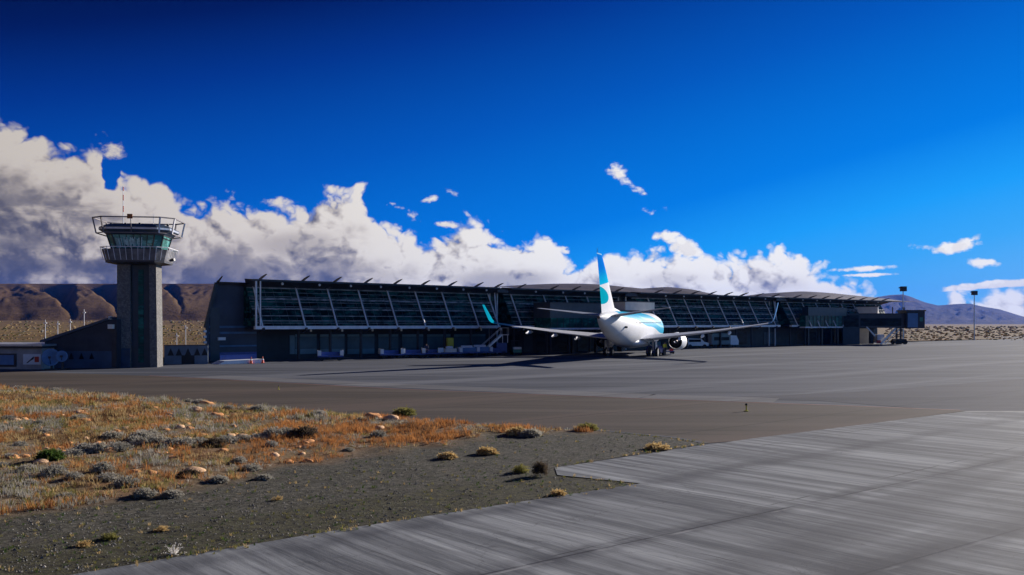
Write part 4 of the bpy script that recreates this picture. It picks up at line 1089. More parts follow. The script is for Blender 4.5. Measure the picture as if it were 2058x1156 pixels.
# ------------------------------------------------------------------ control tower
def tower():
    base = G(285.5, 738); cd = math.atan2(-base.y, -base.x)     # direction to the camera
    yaw = cd-R(15)+math.pi/2
    T = empty('control_tower', base, yaw, 'airport control tower with stone piers and railed glass cab', 'control tower')
    # local: -y faces roughly the camera, +x to the right
    s = 19.8; HT = lambda py: (738-py)/s
    w = 4.1
    MB().prism([(-2.10, 0), (-.78, 0), (-.78-.10, HT(535)), (-2.10+.02, HT(535))], 1, -1.1, 1.1).build('stone_pier', ['stone'], T)
    MB().prism([(1.05, 0), (1.75, 0), (1.62, HT(535)), (.95, HT(535))], 1, -1.1, 1.1).build('stone_pier', ['stone'], T)
    MB().box(-2.11, -.86, -1.13, -1.1, 0.02, HT(700)).build('plinth_panel', 'blueshade', T)
    MB().box(-.75, 1.0, -.7, 1.0, 0, HT(535)).build('shaft_core', 'tealclad', T)
    g = MB().box(-.15, .35, -.78, -.7, .5, HT(545)).build('stair_window', 'glassteal', T)
    mb = MB()
    for k in range(9): mb.box(-.15, .35, -.8, -.775, 1.2+k*1.0, 1.26+k*1.0)
    mb.build('glazing_bars', 'steel_dark', g)
    def octa(hx, hy, c, z, ox=-0.2, oy=0, k=.83):
        hx *= k; hy *= k; c *= k
        return [(ox+x, oy+y, z) for x, y in ((-hx+c, -hy), (hx-c, -hy), (hx, -hy+c), (hx, hy-c), (hx-c, hy), (-hx+c, hy), (-hx, hy-c), (-hx, -hy+c))]
    MB().loft([octa(2.3, 2.0, .5, HT(535)), octa(3.35, 3.0, .9, HT(532.5)), octa(3.35, 3.0, .9, HT(529))]).build('cab_floor', 'steel_dark', T)
    MB().loft([octa(3.36, 3.0, .9, HT(529)), octa(3.72, 3.35, 1.0, HT(507))]).build('parapet', 'concdark', T)
    MB().loft([octa(2.95, 2.6, .8, HT(507.5)), octa(3.0, 2.65, .8, HT(505))]).build('cab_sill', 'steel_dark', T)
    gl = MB().loft([octa(2.75, 2.4, .75, HT(506)), octa(3.2, 2.8, .8, HT(478))]).build('cab_glass', 'cabglass', T)
    bl = MB()
    A, B_ = octa(2.78, 2.43, .75, HT(506)), octa(3.23, 2.83, .8, HT(478))
    for p, q in zip(A, B_): bl.bar(p, q, .10)
    for i_ in range(8):
        bl.bar(A[i_], A[(i_+1) % 8], .09); bl.bar(B_[i_], B_[(i_+1) % 8], .09)
    for k in range(5):
        f = (k+1)/6; a = Vector(A[0]).lerp(Vector(A[1]), f); b = Vector(B_[0]).lerp(Vector(B_[1]), f); bl.bar(a, b, .05)
    bl.build('mullions', 'steel_dark', gl)
    bb = MB()
    for k in range(26):
        f = rnd.uniform(.03, .72); a = Vector(A[0]).lerp(Vector(A[1]), f); b = Vector(B_[0]).lerp(Vector(B_[1]), f); m_ = a.lerp(b, .05+rnd.random()*.3); n_ = a.lerp(b, .62+rnd.random()*.2)
        bb.bar(m_+Vector((0, -.03, 0)), n_+Vector((0, -.03, 0)), .06+.06*rnd.random(), .02)
    bb.build('blinds', 'paleteal', gl)
    rf = MB().loft([octa(3.25, 2.9, .8, HT(478.5)), octa(3.6, 3.2, 1.0, HT(474)), octa(4.0, 3.5, 1.2, HT(470)), octa(4.02, 3.52, 1.2, HT(464)), octa(3.3, 2.9, .9, HT(458)), octa(2.6, 2.2, .6, HT(457))]).build('roof', 'roofblue', T)
    MB().loft([octa(4.05, 3.55, 1.2, HT(469)), octa(4.05, 3.55, 1.2, HT(465.5))], caps=False).build('roof_edge', 'aluminium', rf)
    # balcony railing
    ra = MB(); Rg = octa(3.85, 3.5, 1.05, HT(503)); Rl = octa(3.55, 3.2, 1.0, HT(528))
    for i in range(8):
        a, b = Vector(Rg[i]), Vector(Rg[(i+1) % 8]); c, d = Vector(Rl[i]), Vector(Rl[(i+1) % 8]); ra.bar(a, b, .06); n = max(2, int((b-a).length/.55))
        for k in range(n): ra.bar(c.lerp(d, k/n), a.lerp(b, k/n), .04)
    ra.build('railing', 'steel_light', T)
    # wide frame round the roof
    fr = MB(); Tq = octa(4.65, 3.9, 1.35, HT(446.5)); Bq = octa(4.3, 3.6, 1.2, HT(476))
    for i in range(8):
        a, b = Vector(Tq[i]), Vector(Tq[(i+1) % 8]); c, d = Vector(Bq[i]), Vector(Bq[(i+1) % 8])
        fr.bar(a, b, .11); fr.bar(c, d, .09); fr.bar(c, a, .12)
    fr.bar(Vector(Tq[0]).lerp(Vector(Tq[1]), .5), Vector(Bq[0]).lerp(Vector(Bq[1]), .5), .06)
    fr.build('roof_frame', 'railgrey', T)
    for i in (1, 2, 3):
        MB().bar(Vector(Tq[i])*.999, Vector(Bq[i])*.999+Vector((0, -.02, 0)), .13).build('frame_post', 'steel_light', T)
    mt = MB().tube((-1.8, 0, HT(458)), (-1.8, 0, HT(378)), .05, .03, 8).build('antenna_mast', 'white', T)
    for y0, y1 in ((430, 418), (407, 396), (388, 380)): MB().tube((-1.8, 0, HT(y0)), (-1.8, 0, HT(y1)), .06, n=8).build('red_band', 'red', mt)
    MB().tube((1.1, 0, HT(458)), (1.1, 0, HT(434)), .03, n=6).build('whip_antenna', 'steel_light', T)
    e = MB().box(-.5, .0, -3.34, -3.28, HT(450), HT(441)).build('roof_sign', 'rust', T)
    for k in range(5): MB().tube((-2.8+k*1.3, -.5+k*.2, HT(458)), (-2.8+k*1.3, -.5+k*.2, HT(453-k % 3)), .12, n=8).build('roof_vent', 'steel_dark', T)
    MB().tube((3.1, -1.8, HT(528)), (3.6, -2.0, HT(526)), .12, .16, 10).build('floodlight', 'steel_dark', T)
M['concdark'] = mat('tower_parapet', (.17, .165, .17), .7, 0, .4, 1.2)
M['roofblue'] = mat('tower_roof', (.04, .065, .10), .45, 0, .2, 1)
M['railgrey'] = mat('rail_grey', (.20, .17, .17), .6, 0, .2, 2)
M['rust'] = mat('rusty_orange', (.38, .13, .03), .7, 0, .5, 6)
M['paleteal'] = mat('pale_blinds', (.50, .72, .68), .5, 0, .2, 4)
tower()

# ------------------------------------------------------------------ annex buildings by the tower
def annex():
    Zb = F*H/(741-HY); s = F/Zb; X = lambda px: (px-CX)/s; Hh = lambda py: H-(py-HY)/s
    T = empty('annex_building', Vector((X(90), Zb, 0)), R(4), 'dark building with sloping roof left of the control tower', 'building')
    L = lambda px: (px-90)/s*.95
    MB().prism([(0, 0), (0, Hh(688)), (L(226), Hh(642)), (L(238), Hh(642)), (L(238), 0)], 1, 0, 12).build('wall', 'darkslate', T)
    MB().prism([(-.3, Hh(688)), (-.3, Hh(684)), (L(228), Hh(637)), (L(230), Hh(640.5)), (L(226), Hh(641.8)), (0, Hh(687.8))], 1, -.4, 12.3).build('roof', 'roofblue', T)
    MB().box(L(92), L(236), -.05, 0, .05, Hh(706)).build('lower_wall_glow', 'blueshade', T)  # bluish glow on the lower wall, put into a thin sheet's colour
    for px in (145, 166, 187):
        MB().prism([(L(px-5), Hh(722)), (L(px+5), Hh(722)), (L(px), Hh(709))], 1, -.11, -.05).build('triangular_window', 'darkglass', T)
    MB().box(L(224), L(234), -.6, -.05, Hh(661), Hh(652)).build('floodlight', 'beige', T)
    MB().box(L(224), L(228), -.4, .1, Hh(642), Hh(636)).build('camera_box', 'white', T)
    MB().box(L(228), L(238), -.08, -.052, .1, Hh(650)).build('side_pilaster', 'steel_dark', T)
M['darkslate'] = mat('slate_cladding', (.035, .035, .048), .65, 0, .2, .6)
annex()
def hut():
    Zb = F*H/(743-HY); s = F/Zb; X = lambda px: (px-CX)/s; Hh = lambda py: H-(py-HY)/s
    T = empty('utility_building', Vector((X(84), Zb, 0)), R(-6), 'low pale building with flat roof at the far left edge', 'building')
    L = lambda px: (px-84)/s
    MB().box(L(-120), 0, 0, 8, 0, Hh(700)).build('wall', 'beigewall', T)
    MB().box(L(-122), .25, -.3, 8.2, Hh(700), Hh(696)).build('roof_edge', 'steel_dark', T)
    MB().box(L(-122), .2, -.25, 8.2, Hh(696), Hh(692)).build('roof', 'aluminium', T)
    g = MB().box(L(-60), L(30), -.07, 0, .25, Hh(711)).build('window_frame', 'steel_dark', T)
    MB().box(L(-55), L(25), -.1, -.07, .45, Hh(714)).build('pane', 'dish', g)
    sg = MB().box(L(45), L(82), -.08, 0, Hh(733), Hh(712)).build('sign_board', 'white', T)
    MB().prism([(L(52), Hh(730)), (L(55), Hh(730)), (L(70), Hh(718)), (L(67), Hh(717))], 1, -.1, -.081).prism([(L(57), Hh(726)), (L(60), Hh(726)), (L(69), Hh(721)), (L(67), Hh(720))], 1, -.105, -.101).build('arrow_stroke', 'steel_dark', sg)
    MB().box(L(70), L(79), -.11, -.081, Hh(728), Hh(717)).build('red_mark', 'red', sg)
M['beigewall'] = mat('pale_render', (.40, .36, .34), .8, 0, .2, .8)
hut()
def dish(px, py, rpx, label):
    Z = F*H/(743-HY)-1.2; s = F/Z; r = rpx/s; x = (px-CX)/s; z = H-(py-HY)/s
    T = empty('satellite_dish', (x, Z, 0), R(12), label, 'satellite dish', 'satellite dishes by the annex')
    n = 24; rings = []
    for k in range(6):
        q = k/5; rr = max(r*q, .01); rings.append([(math.cos(i*6.283/n)*rr, -.35+r*.3*(1-q*q)*1.0+.0, z+math.sin(i*6.283/n)*rr) for i in range(n)])
    m = MB().loft(rings, caps=False).build('reflector', 'dish', T, smooth=True)
    so_ = m.modifiers.new('s', 'SOLIDIFY'); so_.thickness = .05
    MB().bar((0, -.2, z-r), (0, -r*.9, z), .05).box(-.1, .1, -r*.9-.1, -r*.9+.1, z-.1, z+.1).build('feed_arm', 'steel_dark', T)
    MB().bar((0, 0, 0), (0, 0, z), .18).box(-.5, .5, -.5, .5, 0, .15).build('pedestal', 'steel_dark', T)
dish(104, 718, 17.5, 'larger left satellite dish standing before the annex')
dish(126, 716, 11.5, 'smaller right satellite dish standing before the annex')
def zigzag():
    Zb = F*H/(733-HY); s = F/Zb; X = lambda px: (px-CX)/s; Hh = lambda py: H-(py-HY)/s
    T = empty('patterned_wall', Vector((X(330), Zb, 0)), R(14), 'blue-grey wall with triangular openings between tower and terminal', 'wall')
    L = lambda px: (px-330)/s/math.cos(R(14))
    MB().box(0, L(411), 0, .3, .02, Hh(695)).build('panel', 'bluegrey', T)
    MB().box(-.05, L(411)+.05, -.05, .35, Hh(695), Hh(693.5)).build('coping', 'steel_dark', T)
    for px in (342, 357, 374, 391, 405):
        MB().prism([(L(px-6), Hh(715)), (L(px+6), Hh(715)), (L(px), Hh(700))], 1, -.04, -.0).build('triangular_opening', 'black', T)
    MB().box(L(362), L(386), -.035, -.0, .05, Hh(714.6)).build('doorway', 'black', T)
M['bluegrey'] = mat('blue_grey_panel', (.11, .15, .21), .6, 0, .2, .8)
zigzag()

# poles behind the annex
def pole(px, y0, y1, Z, label, r=.09):
    s = F/Z; x = (px-CX)/s; top = H-(y0-HY)/s; bz = hz(x, Z)
    T = empty('mast', (x, Z, bz), 0, label, 'pole', 'thin pale masts behind the buildings')
    MB().tube((0, 0, -.2), (0, 0, top-bz), r, r*.7, 8).build('shaft', 'white', T)
    MB().box(-.25, .25, -.1, .1, top-bz-.6, top-bz-.45).build('crossarm', 'white', T)
for px, y0, lb in ((91, 643, 'pale mast above the low end of the annex roof, leftmost'), (116, 645, 'pale mast second from the left behind the annex'), (141, 641, 'pale mast third from the left behind the annex roof'), (169, 622, 'tallest pale mast behind the annex, nearest the tower'), (355, 669, 'short pale mast behind the triangle wall'), (373, 653, 'taller pale mast behind the triangle wall')):
    pole(px, y0, 700, 150, lb)
# floodlight masts
def flood(px, ytop, ybase, label, k=1):
    p = G(px, ybase); s = F/p.y; top = (ybase-ytop)/s
    T = empty('floodlight_mast', p, 0, label, 'floodlight', 'floodlight masts by the apron')
    MB().tube((0, 0, 0), (0, 0, top-.8), .17, .10, 10).build('shaft', 'aluminium', T, smooth=True)
    h = MB().box(-.55, .65, -.5, .5, top-1.2, top-.1).box(-.9, -.55, -.3, .3, top-.5, top-.3).build('lamp_head', 'steel_dark', T)
    for zz in (-1.05, -.55): MB().box(-.45, .5, -.6, -.5, top+zz, top+zz+.35).build('lamp', 'greyclad', h)
flood(1815, 575, 689, 'floodlight mast rising behind the jet bridge cab')
flood(1958, 584, 684, 'floodlight mast standing alone on the plain at the right')

# ------------------------------------------------------------------ airliner
def airliner():
    SC = 1.06; A = Pz(1199, 650, 100); A.z = .02
    T = empty('airliner', A, R(-18), 'white twin-engine airliner with blue and cyan tail seen from behind', 'airplane'); T.scale = (SC, SC, SC)
    # fuselage
    secs = [(1.0, 4.78, .10, .10), (1.3, 4.76, .26, .24), (2.2, 4.72, .48, .42), (3.5, 4.58, .82, .70), (5.5, 4.30, 1.22, 1.04), (7.5, 4.04, 1.52, 1.34), (9.5, 3.82, 1.76, 1.58), (11.5, 3.62, 1.94, 1.75), (13.5, 3.50, 2.05, 1.86), (15.5, 3.45, 2.1, 1.92), (18, 3.42, 2.12, 1.94), (22, 3.42, 2.12, 1.94), (26, 3.42, 2.12, 1.94), (30, 3.42, 2.12, 1.94), (33.5, 3.42, 2.12, 1.94), (35.2, 3.36, 2.02, 1.86), (36.7, 3.18, 1.70, 1.6), (38, 2.98, 1.25, 1.2), (38.9, 2.85, .75, .75), (39.4, 2.78, .25, .25)]
    n = 36; rings = []
    for y, cz, rz, rx in secs: rings.append([(math.sin(k*6.2832/n)*rx, y, cz+math.cos(k*6.2832/n)*rz) for k in range(n)])
    fu = MB().loft(rings).build('fuselage', 'fuselage', T, smooth=True)
    fu.data.polygons.foreach_set('use_smooth', [True]*len(fu.data.polygons))
    MB().tube((0, .95, 4.78), (0, 1.35, 4.76), .17, n=14).build('auxiliary_exhaust', 'hotmetal', fu)
    MB().tube((1.48, 8.3, 3.7), (1.62, 8.5, 3.7), .13, n=10).build('outflow_valve', 'steel_dark', fu)
    wi = MB()
    for k in range(34):
        y = 12.5+k*.62
        for sx in (-1, 1):
            zz = 4.15; rx = 1.94*math.sqrt(max(0, 1-((zz-3.44)/2.12)**2)) if y > 15.5 else (1.86 if y > 13.5 else 1.75)*math.sqrt(1-((zz-3.55)/2.0)**2)
            wi.box(sx*rx-.012, sx*rx+.004, y-.10, y+.10, zz-.13, zz+.13)
    wi.build('cabin_windows', 'steel_dark', fu)
    # belly fairing
    rg = []
    for y, cz, rz, rx in ((14.5, 1.9, .15, .4), (16.5, 1.78, .6, 1.6), (19, 1.75, .72, 2.05), (24, 1.75, .72, 2.05), (27, 1.85, .6, 1.6), (29, 1.95, .15, .4)):
        rg.append([(math.sin(k*6.2832/24)*rx, y, cz+math.cos(k*6.2832/24)*rz) for k in range(24)])
    MB().loft(rg).build('belly_fairing', 'white', fu, smooth=True)
    # aerofoil surface between sections (x, yle, yte, z, thickness)
    def foil(stations, mtl, name, par, vertical=False):
        prof = [(0, 0), (.04, .45), (.15, .85), (.35, 1), (.6, .72), (.85, .28), (1, .03), (.85, -.16), (.6, -.45), (.35, -.7), (.15, -.65), (.04, -.35)]
        rgs = []
        for p, le, te, q, th in stations:
            ring = []
            for f, h in prof:
                y = le+(te-le)*f; d = h*th/2
                ring.append((q+d, y, p) if vertical else (p, y, q+d))
            rgs.append(ring)
        return MB().loft(rgs).build(name, mtl, par, smooth=True)
    fin = foil([(5.1, 10.4, 2.5, 0, .62), (5.9, 9.0, 2.3, 0, .56), (7.5, 7.2, 1.7, 0, .46), (9.5, 5.0, 1.0, 0, .34), (11.0, 3.2, .35, 0, .2), (11.6, 2.4, .10, 0, .14)], 'fin', 'tail_fin', T, True)
    MB().add([(-.04, 14.0, 5.45), (.04, 14.0, 5.45), (.14, 7.9, 5.3), (-.14, 7.9, 5.3), (0, 7.9, 6.35), (0, 9.0, 5.95)], [(0, 1, 5), (1, 2, 4, 5), (0, 5, 4, 3), (2, 3, 4), (0, 3, 2, 1)]).build('dorsal_fin', 'white', fin, smooth=False)
    MB().tube((0, .35, 11.55), (0, .3, 12.1), .035, .02, 6).build('antenna_tip', 'fin', fin)
    for sx in (-1, 1):
        foil([(sx*.5, 8.2, 4.2, 4.95, .42), (sx*1.2, 7.9, 4.0, 5.05, .38), (sx*4.2, 6.0, 3.15, 5.42, .25), (sx*7.1, 4.0, 2.3, 5.78, .12), (sx*7.25, 3.6, 2.3, 5.8, .06)], 'stabgrey', 'horizontal_stabilizer', T)
        W = [(1.2, 27.5, 17.6, 2.15, 1.0), (1.95, 26.2, 17.5, 2.22, .95), (5.7, 24.0, 17.9, 2.62, .62), (10.5, 21.3, 16.9, 3.18, .38), (15.0, 18.8, 15.9, 3.82, .24), (16.8, 17.8, 15.6, 4.12, .18)]
        wg = foil([(sx*x, a, b, z, t_) for x, a, b, z, t_ in W], 'wingtop', 'wing', T)
        # blended winglet
        WL = [(16.8, 17.8, 15.6, 4.12, 0), (17.2, 17.3, 15.4, 4.25, .4), (17.45, 16.8, 15.15, 4.6, .8), (17.7, 16.0, 14.7, 5.5, .9), (17.95, 15.0, 14.2, 6.5, .9)]
        prof = [(0, 0), (.2, 1), (.5, .8), (1, .0), (.5, -.8), (.2, -1)]; rg = []
        for x, a, b, z, tilt in WL:
            th = .08
            rg.append([(sx*(x+h*th*tilt), a+(b-a)*f, z+h*th*(1-tilt)) for f, h in prof])
        MB().loft(rg).build('winglet', 'wl_'+('l' if sx < 0 else 'r'), wg, smooth=True)
        MB().bar((sx*1.95, 17.7, 2.16), (sx*10, 16.9, 3.08), .06, .1).build('flap_edge', 'aluminium', wg)
        # flap track fairings
        for x, y, z in ((6.4, 17.0, 2.5), (9.2, 16.4, 2.85), (12.4, 15.9, 3.25)):
            rg = []
            for q, r in ((-1.1, .03), (-.6, .15), (.2, .22), (1.4, .2), (2.2, .05)):
                rg.append([(sx*x+math.cos(k*.7854)*r*.7, y+q, z-.1-(.25 if q < 0 else .12)+math.sin(k*.7854)*r) for k in range(8)])
            MB().loft(rg).build('flap_track_fairing', 'white', wg, smooth=True)
        # engine
        ex, ez = sx*4.9, 1.72; n2 = 28
        def ring(y, r, zz=0): return [(ex+math.cos(k*6.2832/n2)*r, y, ez+zz+math.sin(k*6.2832/n2)*r) for k in range(n2)]
        en = MB().loft([ring(24.9, .86), ring(25.6, 1.0), ring(26.8, 1.09), ring(28.3, 1.08), ring(29.0, .98), ring(29.2, .88), ring(28.9, .78)], caps=False).build('engine_nacelle', 'white', T, smooth=True)
        MB().loft([ring(24.9, .84), ring(26.0, .82)], caps=False).loft([ring(26.0, .82), ring(26.0, .1)], caps=False).build('fan_duct', 'black', en, smooth=True)
        MB().loft([ring(24.1, .36), ring(24.9, .52), ring(26, .58)], caps=False).loft([ring(24.1, .34), ring(24.7, .3)], caps=False).build('core_nozzle', 'hotmetal', en, smooth=True)
        MB().tube((ex, 24.9, ez), (ex, 23.5, ez), .28, .04, 16).build('exhaust_cone', 'steel_light', en, smooth=True)
        MB().prism([(24.6, ez+.55), (28.6, ez+.95), (27.0, ez+1.25), (21.5, ez+1.05), (22.5, ez+.85)], 0, ex-.14, ex+.14).build('pylon', 'wingtop', en)
        # main gear
        gx = sx*2.86
        lg = MB().tube((gx, 19.6, .7), (gx, 19.6, 2.4), .12, n=10).bar((gx, 19.6, 1.2), (gx-sx*1.2, 19.7, 2.0), .1).bar((gx, 19.2, .9), (gx, 18.6, 1.9), .08).build('main_landing_gear', 'aluminium', T)
        MB().box(gx+sx*.35-.03, gx+sx*.35+.03, 19.1, 20.2, .95, 2.0).build('gear_door', 'white', lg)
        for d in (-.43, .43):
            wgp = MB().tube((gx+d-.18, 19.6, .56), (gx+d+.18, 19.6, .56), .56, n=20).build('tyre', 'black', lg, smooth=True)
            MB().tube((gx+d-.19, 19.6, .56), (gx+d+.19, 19.6, .56), .26, n=14).build('rim', 'aluminium', lg)
    ng = MB().tube((0, 35.2, .4), (0, 35.2, 1.9), .1, n=8).build('nose_landing_gear', 'aluminium', T)
    for d in (-.22, .22): MB().tube((d-.1, 35.2, .35), (d+.1, 35.2, .35), .35, n=16).build('tyre', 'black', ng, smooth=True)
    return T
M['wl_l'] = M['cyanpaint']; M['wl_r'] = mat('winglet_blue', (.02, .22, .55), .6, 0, .06, 1, spec=.1)
airliner()

# ------------------------------------------------------------------ vehicles and ground equipment
def W(px, v, z=.02):
    p = E(ux(px, v), v); p.z = z; return p
def wheels4(T, xs, ys, r, w=.2, name='wheel'):
    for wx in xs:
        for wy in ys:
            MB().tube((wx, wy-w/2, r), (wx, wy+w/2, r), r, n=14).build(name, 'black', T, smooth=True)
def wheel(mb, x, y, z, r, w=.18, mi=0): mb.tube((x, y-w/2, z), (x, y+w/2, z), r, n=14, mi=mi)
def cart():
    T = empty('baggage_cart', (0, 0, 0), 0, None, 'baggage cart', 'blue and white baggage carts parked by the terminal')
    MB().box(-1.45, 1.45, -.75, .75, .42, .58).build('deck', 'bluepaint', T)
    for sx in (-1, 1):
        MB().box(sx*1.45-.04, sx*1.45+.04, -.75, .75, .58, 1.22).box(sx*1.28-.2, sx*1.28+.2, -.78, -.72, .62, 1.2).build('end_panel', 'white', T)
        for sy in (-.62, .62): MB().tube((sx*1.0, sy-.09, .25), (sx*1.0, sy+.09, .25), .25, n=14).build('wheel', 'black', T, smooth=True)
    MB().box(-1.1, 1.1, .70, .76, .58, 1.0).build('side_panel', 'bluepaint', T)
    MB().bar((1.45, 0, .4), (2.1, 0, .3), .06).build('tow_bar', 'steel_dark', T)
    return T
ct = cart(); spots = [(664, 720.5, 'lone blue baggage cart with white ends, leftmost of the row'), (786, 717, 'second baggage cart from the left, dark blue deck'), (830, 716, 'third baggage cart from the left, near the people door'), (866, 714.5, 'fourth baggage cart from the left'), (905, 714, 'baggage cart in front of the yellow covered trolley'), (940, 713, 'baggage cart right of the yellow covered trolley'), (966, 712.5, 'rightmost baggage cart, beside the passenger stairs')]
for i, (px, py, lb) in enumerate(spots):
    p = W(px, -1.6 if i else -2.2); a = BANG*.45 if i else .25
    if i == 0: ct.location = p; ct.rotation_euler = (0, 0, a); ct['label'] = lb
    else: dup(ct, p, a+rnd.uniform(-.15, .15), lb, (1, 1, 1) if i != 3 else (.8, 1, 1))
def load(px, py, w, h, label, m):
    p = W(px, -1.6); T = empty('luggage_load', (p.x, p.y, .60), .2, label, 'luggage')
    k = MB().box(-w/2, w/2, -.5, .5, 0.005, h).build('suitcase_pile', m, T, bevel=.06)
    MB().box(-w/2+.2, w/2-.5, -.45, .4, h, h+.3).build('top_bag', 'white', k, bevel=.06)
load(905, 714, 1.6, .5, 'pale luggage stacked on the cart by the yellow trolley', 'beige')
load(940, 713, 2.2, .55, 'blue luggage stacked on the cart right of the yellow trolley', 'dish')
load(966, 712.5, 2.3, .6, 'pale blue luggage on the rightmost cart', 'dish')
def yellow_unit():
    p = W(904, .6); T = empty('covered_trolley', (p.x, p.y, .02), .3, 'tall yellow covered trolley standing behind the baggage carts', 'trolley')
    MB().box(-.45, .45, -.45, .45, .35, 2.45).build('cover', 'yellow', T, bevel=.08)
    wheels4(T, (-.4, .4), (-.4, .4), .17, .1, 'castor')
    MB().box(-.6, .6, -.55, .55, .25, .35).build('base_frame', 'steel_dark', T)
yellow_unit()
def stairs():
    p = W(998, -1.0); T = empty('passenger_stairs', (p.x, p.y, .02), R(8), 'blue mobile passenger stairs parked at the terminal recess', 'passenger stairs')
    ch = MB().box(-1.3, 1.3, -1.0, 1.0, .35, 1.0).box(-.1, 1.3, -1.0, 1.0, 1.0, 1.7).build('chassis', 'bluepaint', T)
    fl = MB()
    for k in range(11): fl.box(-2.0+k*.24, -1.72+k*.24, -.7, .7, .45+k*.22, .50+k*.22)
    fl.bar((-2.0, -.72, .4), (.7, -.72, 2.85), .1, .25).bar((-2.0, .72, .4), (.7, .72, 2.85), .1, .25).build('flight', 'aluminium', T)
    MB().box(.6, 1.6, -.8, .8, 2.75, 2.85).box(.7, .8, -.7, -.6, 1.7, 2.75).box(1.4, 1.5, -.7, -.6, 1.7, 2.75).build('platform', 'steel_light', T)
    rl = MB()
    for sy in (-.75, .75):
        rl.bar((-2.0, sy, 1.4), (.65, sy, 3.75), .06).bar((.65, sy, 3.75), (1.6, sy, 3.75), .06).bar((1.58, sy, 2.8), (1.58, sy, 3.75), .05).bar((.65, sy, 2.8), (.65, sy, 3.75), .05).bar((-1.95, sy, .5), (-1.95, sy, 1.4), .05)
    rl.build('handrail', 'steel_light', T)
    wheels4(T, (-.9, .9), (-.9, .9), .32)
stairs()
def tractor():
    p = W(1037, -1.8); T = empty('baggage_tractor', (p.x, p.y, .02), R(-80), 'small green tow tractor with pale hood under the left wing', 'tow tractor')
    MB().box(-1.2, 1.2, -.6, .6, .35, .8).build('chassis', 'green', T)
    MB().box(.3, 1.25, -.55, .55, .8, 1.1).build('hood', 'white', T)
    MB().bar((-.7, -.5, .8), (-.7, -.5, 1.9), .06).bar((-.7, .5, .8), (-.7, .5, 1.9), .06).bar((.25, -.5, .8), (.25, -.5, 1.9), .06).bar((.25, .5, .8), (.25, .5, 1.9), .06).box(-.8, .35, -.6, .6, 1.9, 1.97).build('canopy', 'steel_dark', T)
    MB().box(-.5, -.1, -.35, .35, .8, 1.25).build('seat', 'black', T)
    wheels4(T, (-.8, .8), (-.55, .55), .3)
tractor()
def van(px, py, rz, label, boxy=False):
    p = G(px, py); T = empty('box_van' if boxy else 'pickup_van', (p.x, p.y, .02), rz, label, 'van')
    if boxy:
        MB().box(-3.4, 1.0, -1.05, 1.05, .55, 2.55).build('cargo_box', 'greenwall', T, bevel=.04)
        bd = MB().prism([(1.05, .45), (3.0, .45), (3.05, 1.2), (2.5, 2.15), (1.05, 2.2)], 1, -1.0, 1.0).build('cab', 'white', T)
        MB().prism([(3.02, 1.3), (2.53, 2.08), (2.58, 2.1), (3.07, 1.3)], 1, -.85, .85).build('windscreen', 'darkglass', bd)
        MB().box(-3.44, -3.4, -1.0, 1.0, .6, 2.5).build('rear_door', 'white', T)
        for sy in (-1, 1): MB().box(-3.0, .6, sy*1.06-.01, sy*1.06+.01, 1.3, 1.9).build('side_window', 'darkglass', T)
        ws = (-2.4, 2.0)
    else:
        bd = MB().prism([(-2.2, .4), (2.2, .4), (2.25, .95), (1.4, 1.1), (.8, 1.65), (-1.9, 1.75), (-2.25, 1.2)], 1, -.85, .85).build('body', 'white', T, bevel=.04)
        MB().prism([(1.35, 1.12), (.8, 1.6), (.86, 1.62), (1.42, 1.13)], 1, -.75, .75).build('windscreen', 'darkglass', bd)
        for sy in (-1, 1): MB().box(-1.6, .7, sy*.86-.01, sy*.86+.01, 1.1, 1.55).build('side_window', 'darkglass', bd)
        ws = (-1.4, 1.4)
    for wx in ws:
        for sy in (-.82, .82):
            mb = MB(); wheel(mb, wx, sy, .34, .34, .2); mb.build('wheel', 'black', T, smooth=True)
    for sy in (-.6, .6): MB().box(ws[1]+.85, ws[1]+.92, sy-.12, sy+.12, .7, .85).build('headlight', 'aluminium', T)
M['greenwall'] = mat('grey_green_panel', (.16, .22, .22), .5, 0, .1, 1)
van(1397, 700, R(15), 'low white van behind the right engine')
van(1452, 698.5, R(30), 'box van with grey-green body and white cab right of engine', True)
# loaders beside the right engine
def tug():
    p = G(1318, 714.5); T = empty('aircraft_tug', (p.x, p.y, .02), R(60), 'blue service tug near the right landing gear', 'tug')
    MB().prism([(-1.5, .35), (1.5, .35), (1.5, .9), (.4, 1.0), (.2, 1.3), (-1.5, 1.3)], 1, -.8, .8).build('body', 'bluepaint', T, bevel=.05)
    MB().box(-1.2, .1, -.7, .7, 1.32, 1.9).build('cab', 'cyan_d', T, bevel=.08)
    for sx in (-1, 1):
        for sy in (-.75, .75):
            mb = MB(); wheel(mb, sx, sy, .42, .42, .3); mb.build('wheel', 'black', T, smooth=True)
    MB().box(1.5, 1.56, -.6, -.3, .6, .8).build('headlight', 'white', T)
    MB().box(-1.56, -1.5, .3, .6, .6, .8).build('tail_lamp', 'red', T)
M['cyan_d'] = mat('blue_cab', (.03, .16, .30), .4, 0, .1, 2)
tug()
def trolley2():
    p = G(1340, 711.5); T = empty('tow_dolly', (p.x, p.y, .02), R(10), 'low blue equipment dolly beside the worker under the engine', 'dolly')
    MB().box(-1.0, 1.0, -.5, .5, .3, .42).build('deck', 'bluepaint', T)
    MB().box(-.9, -.2, -.4, .4, .42, .85).build('toolbox', 'bluepaint', T)
    MB().box(.5, .9, -.3, .3, .42, .7).build('case', 'red', T)
    for sx in (-.8, .8):
        for sy in (-.45, .45):
            mb = MB(); wheel(mb, sx, sy, .17, .17, .12); mb.build('wheel', 'black', T)
trolley2()
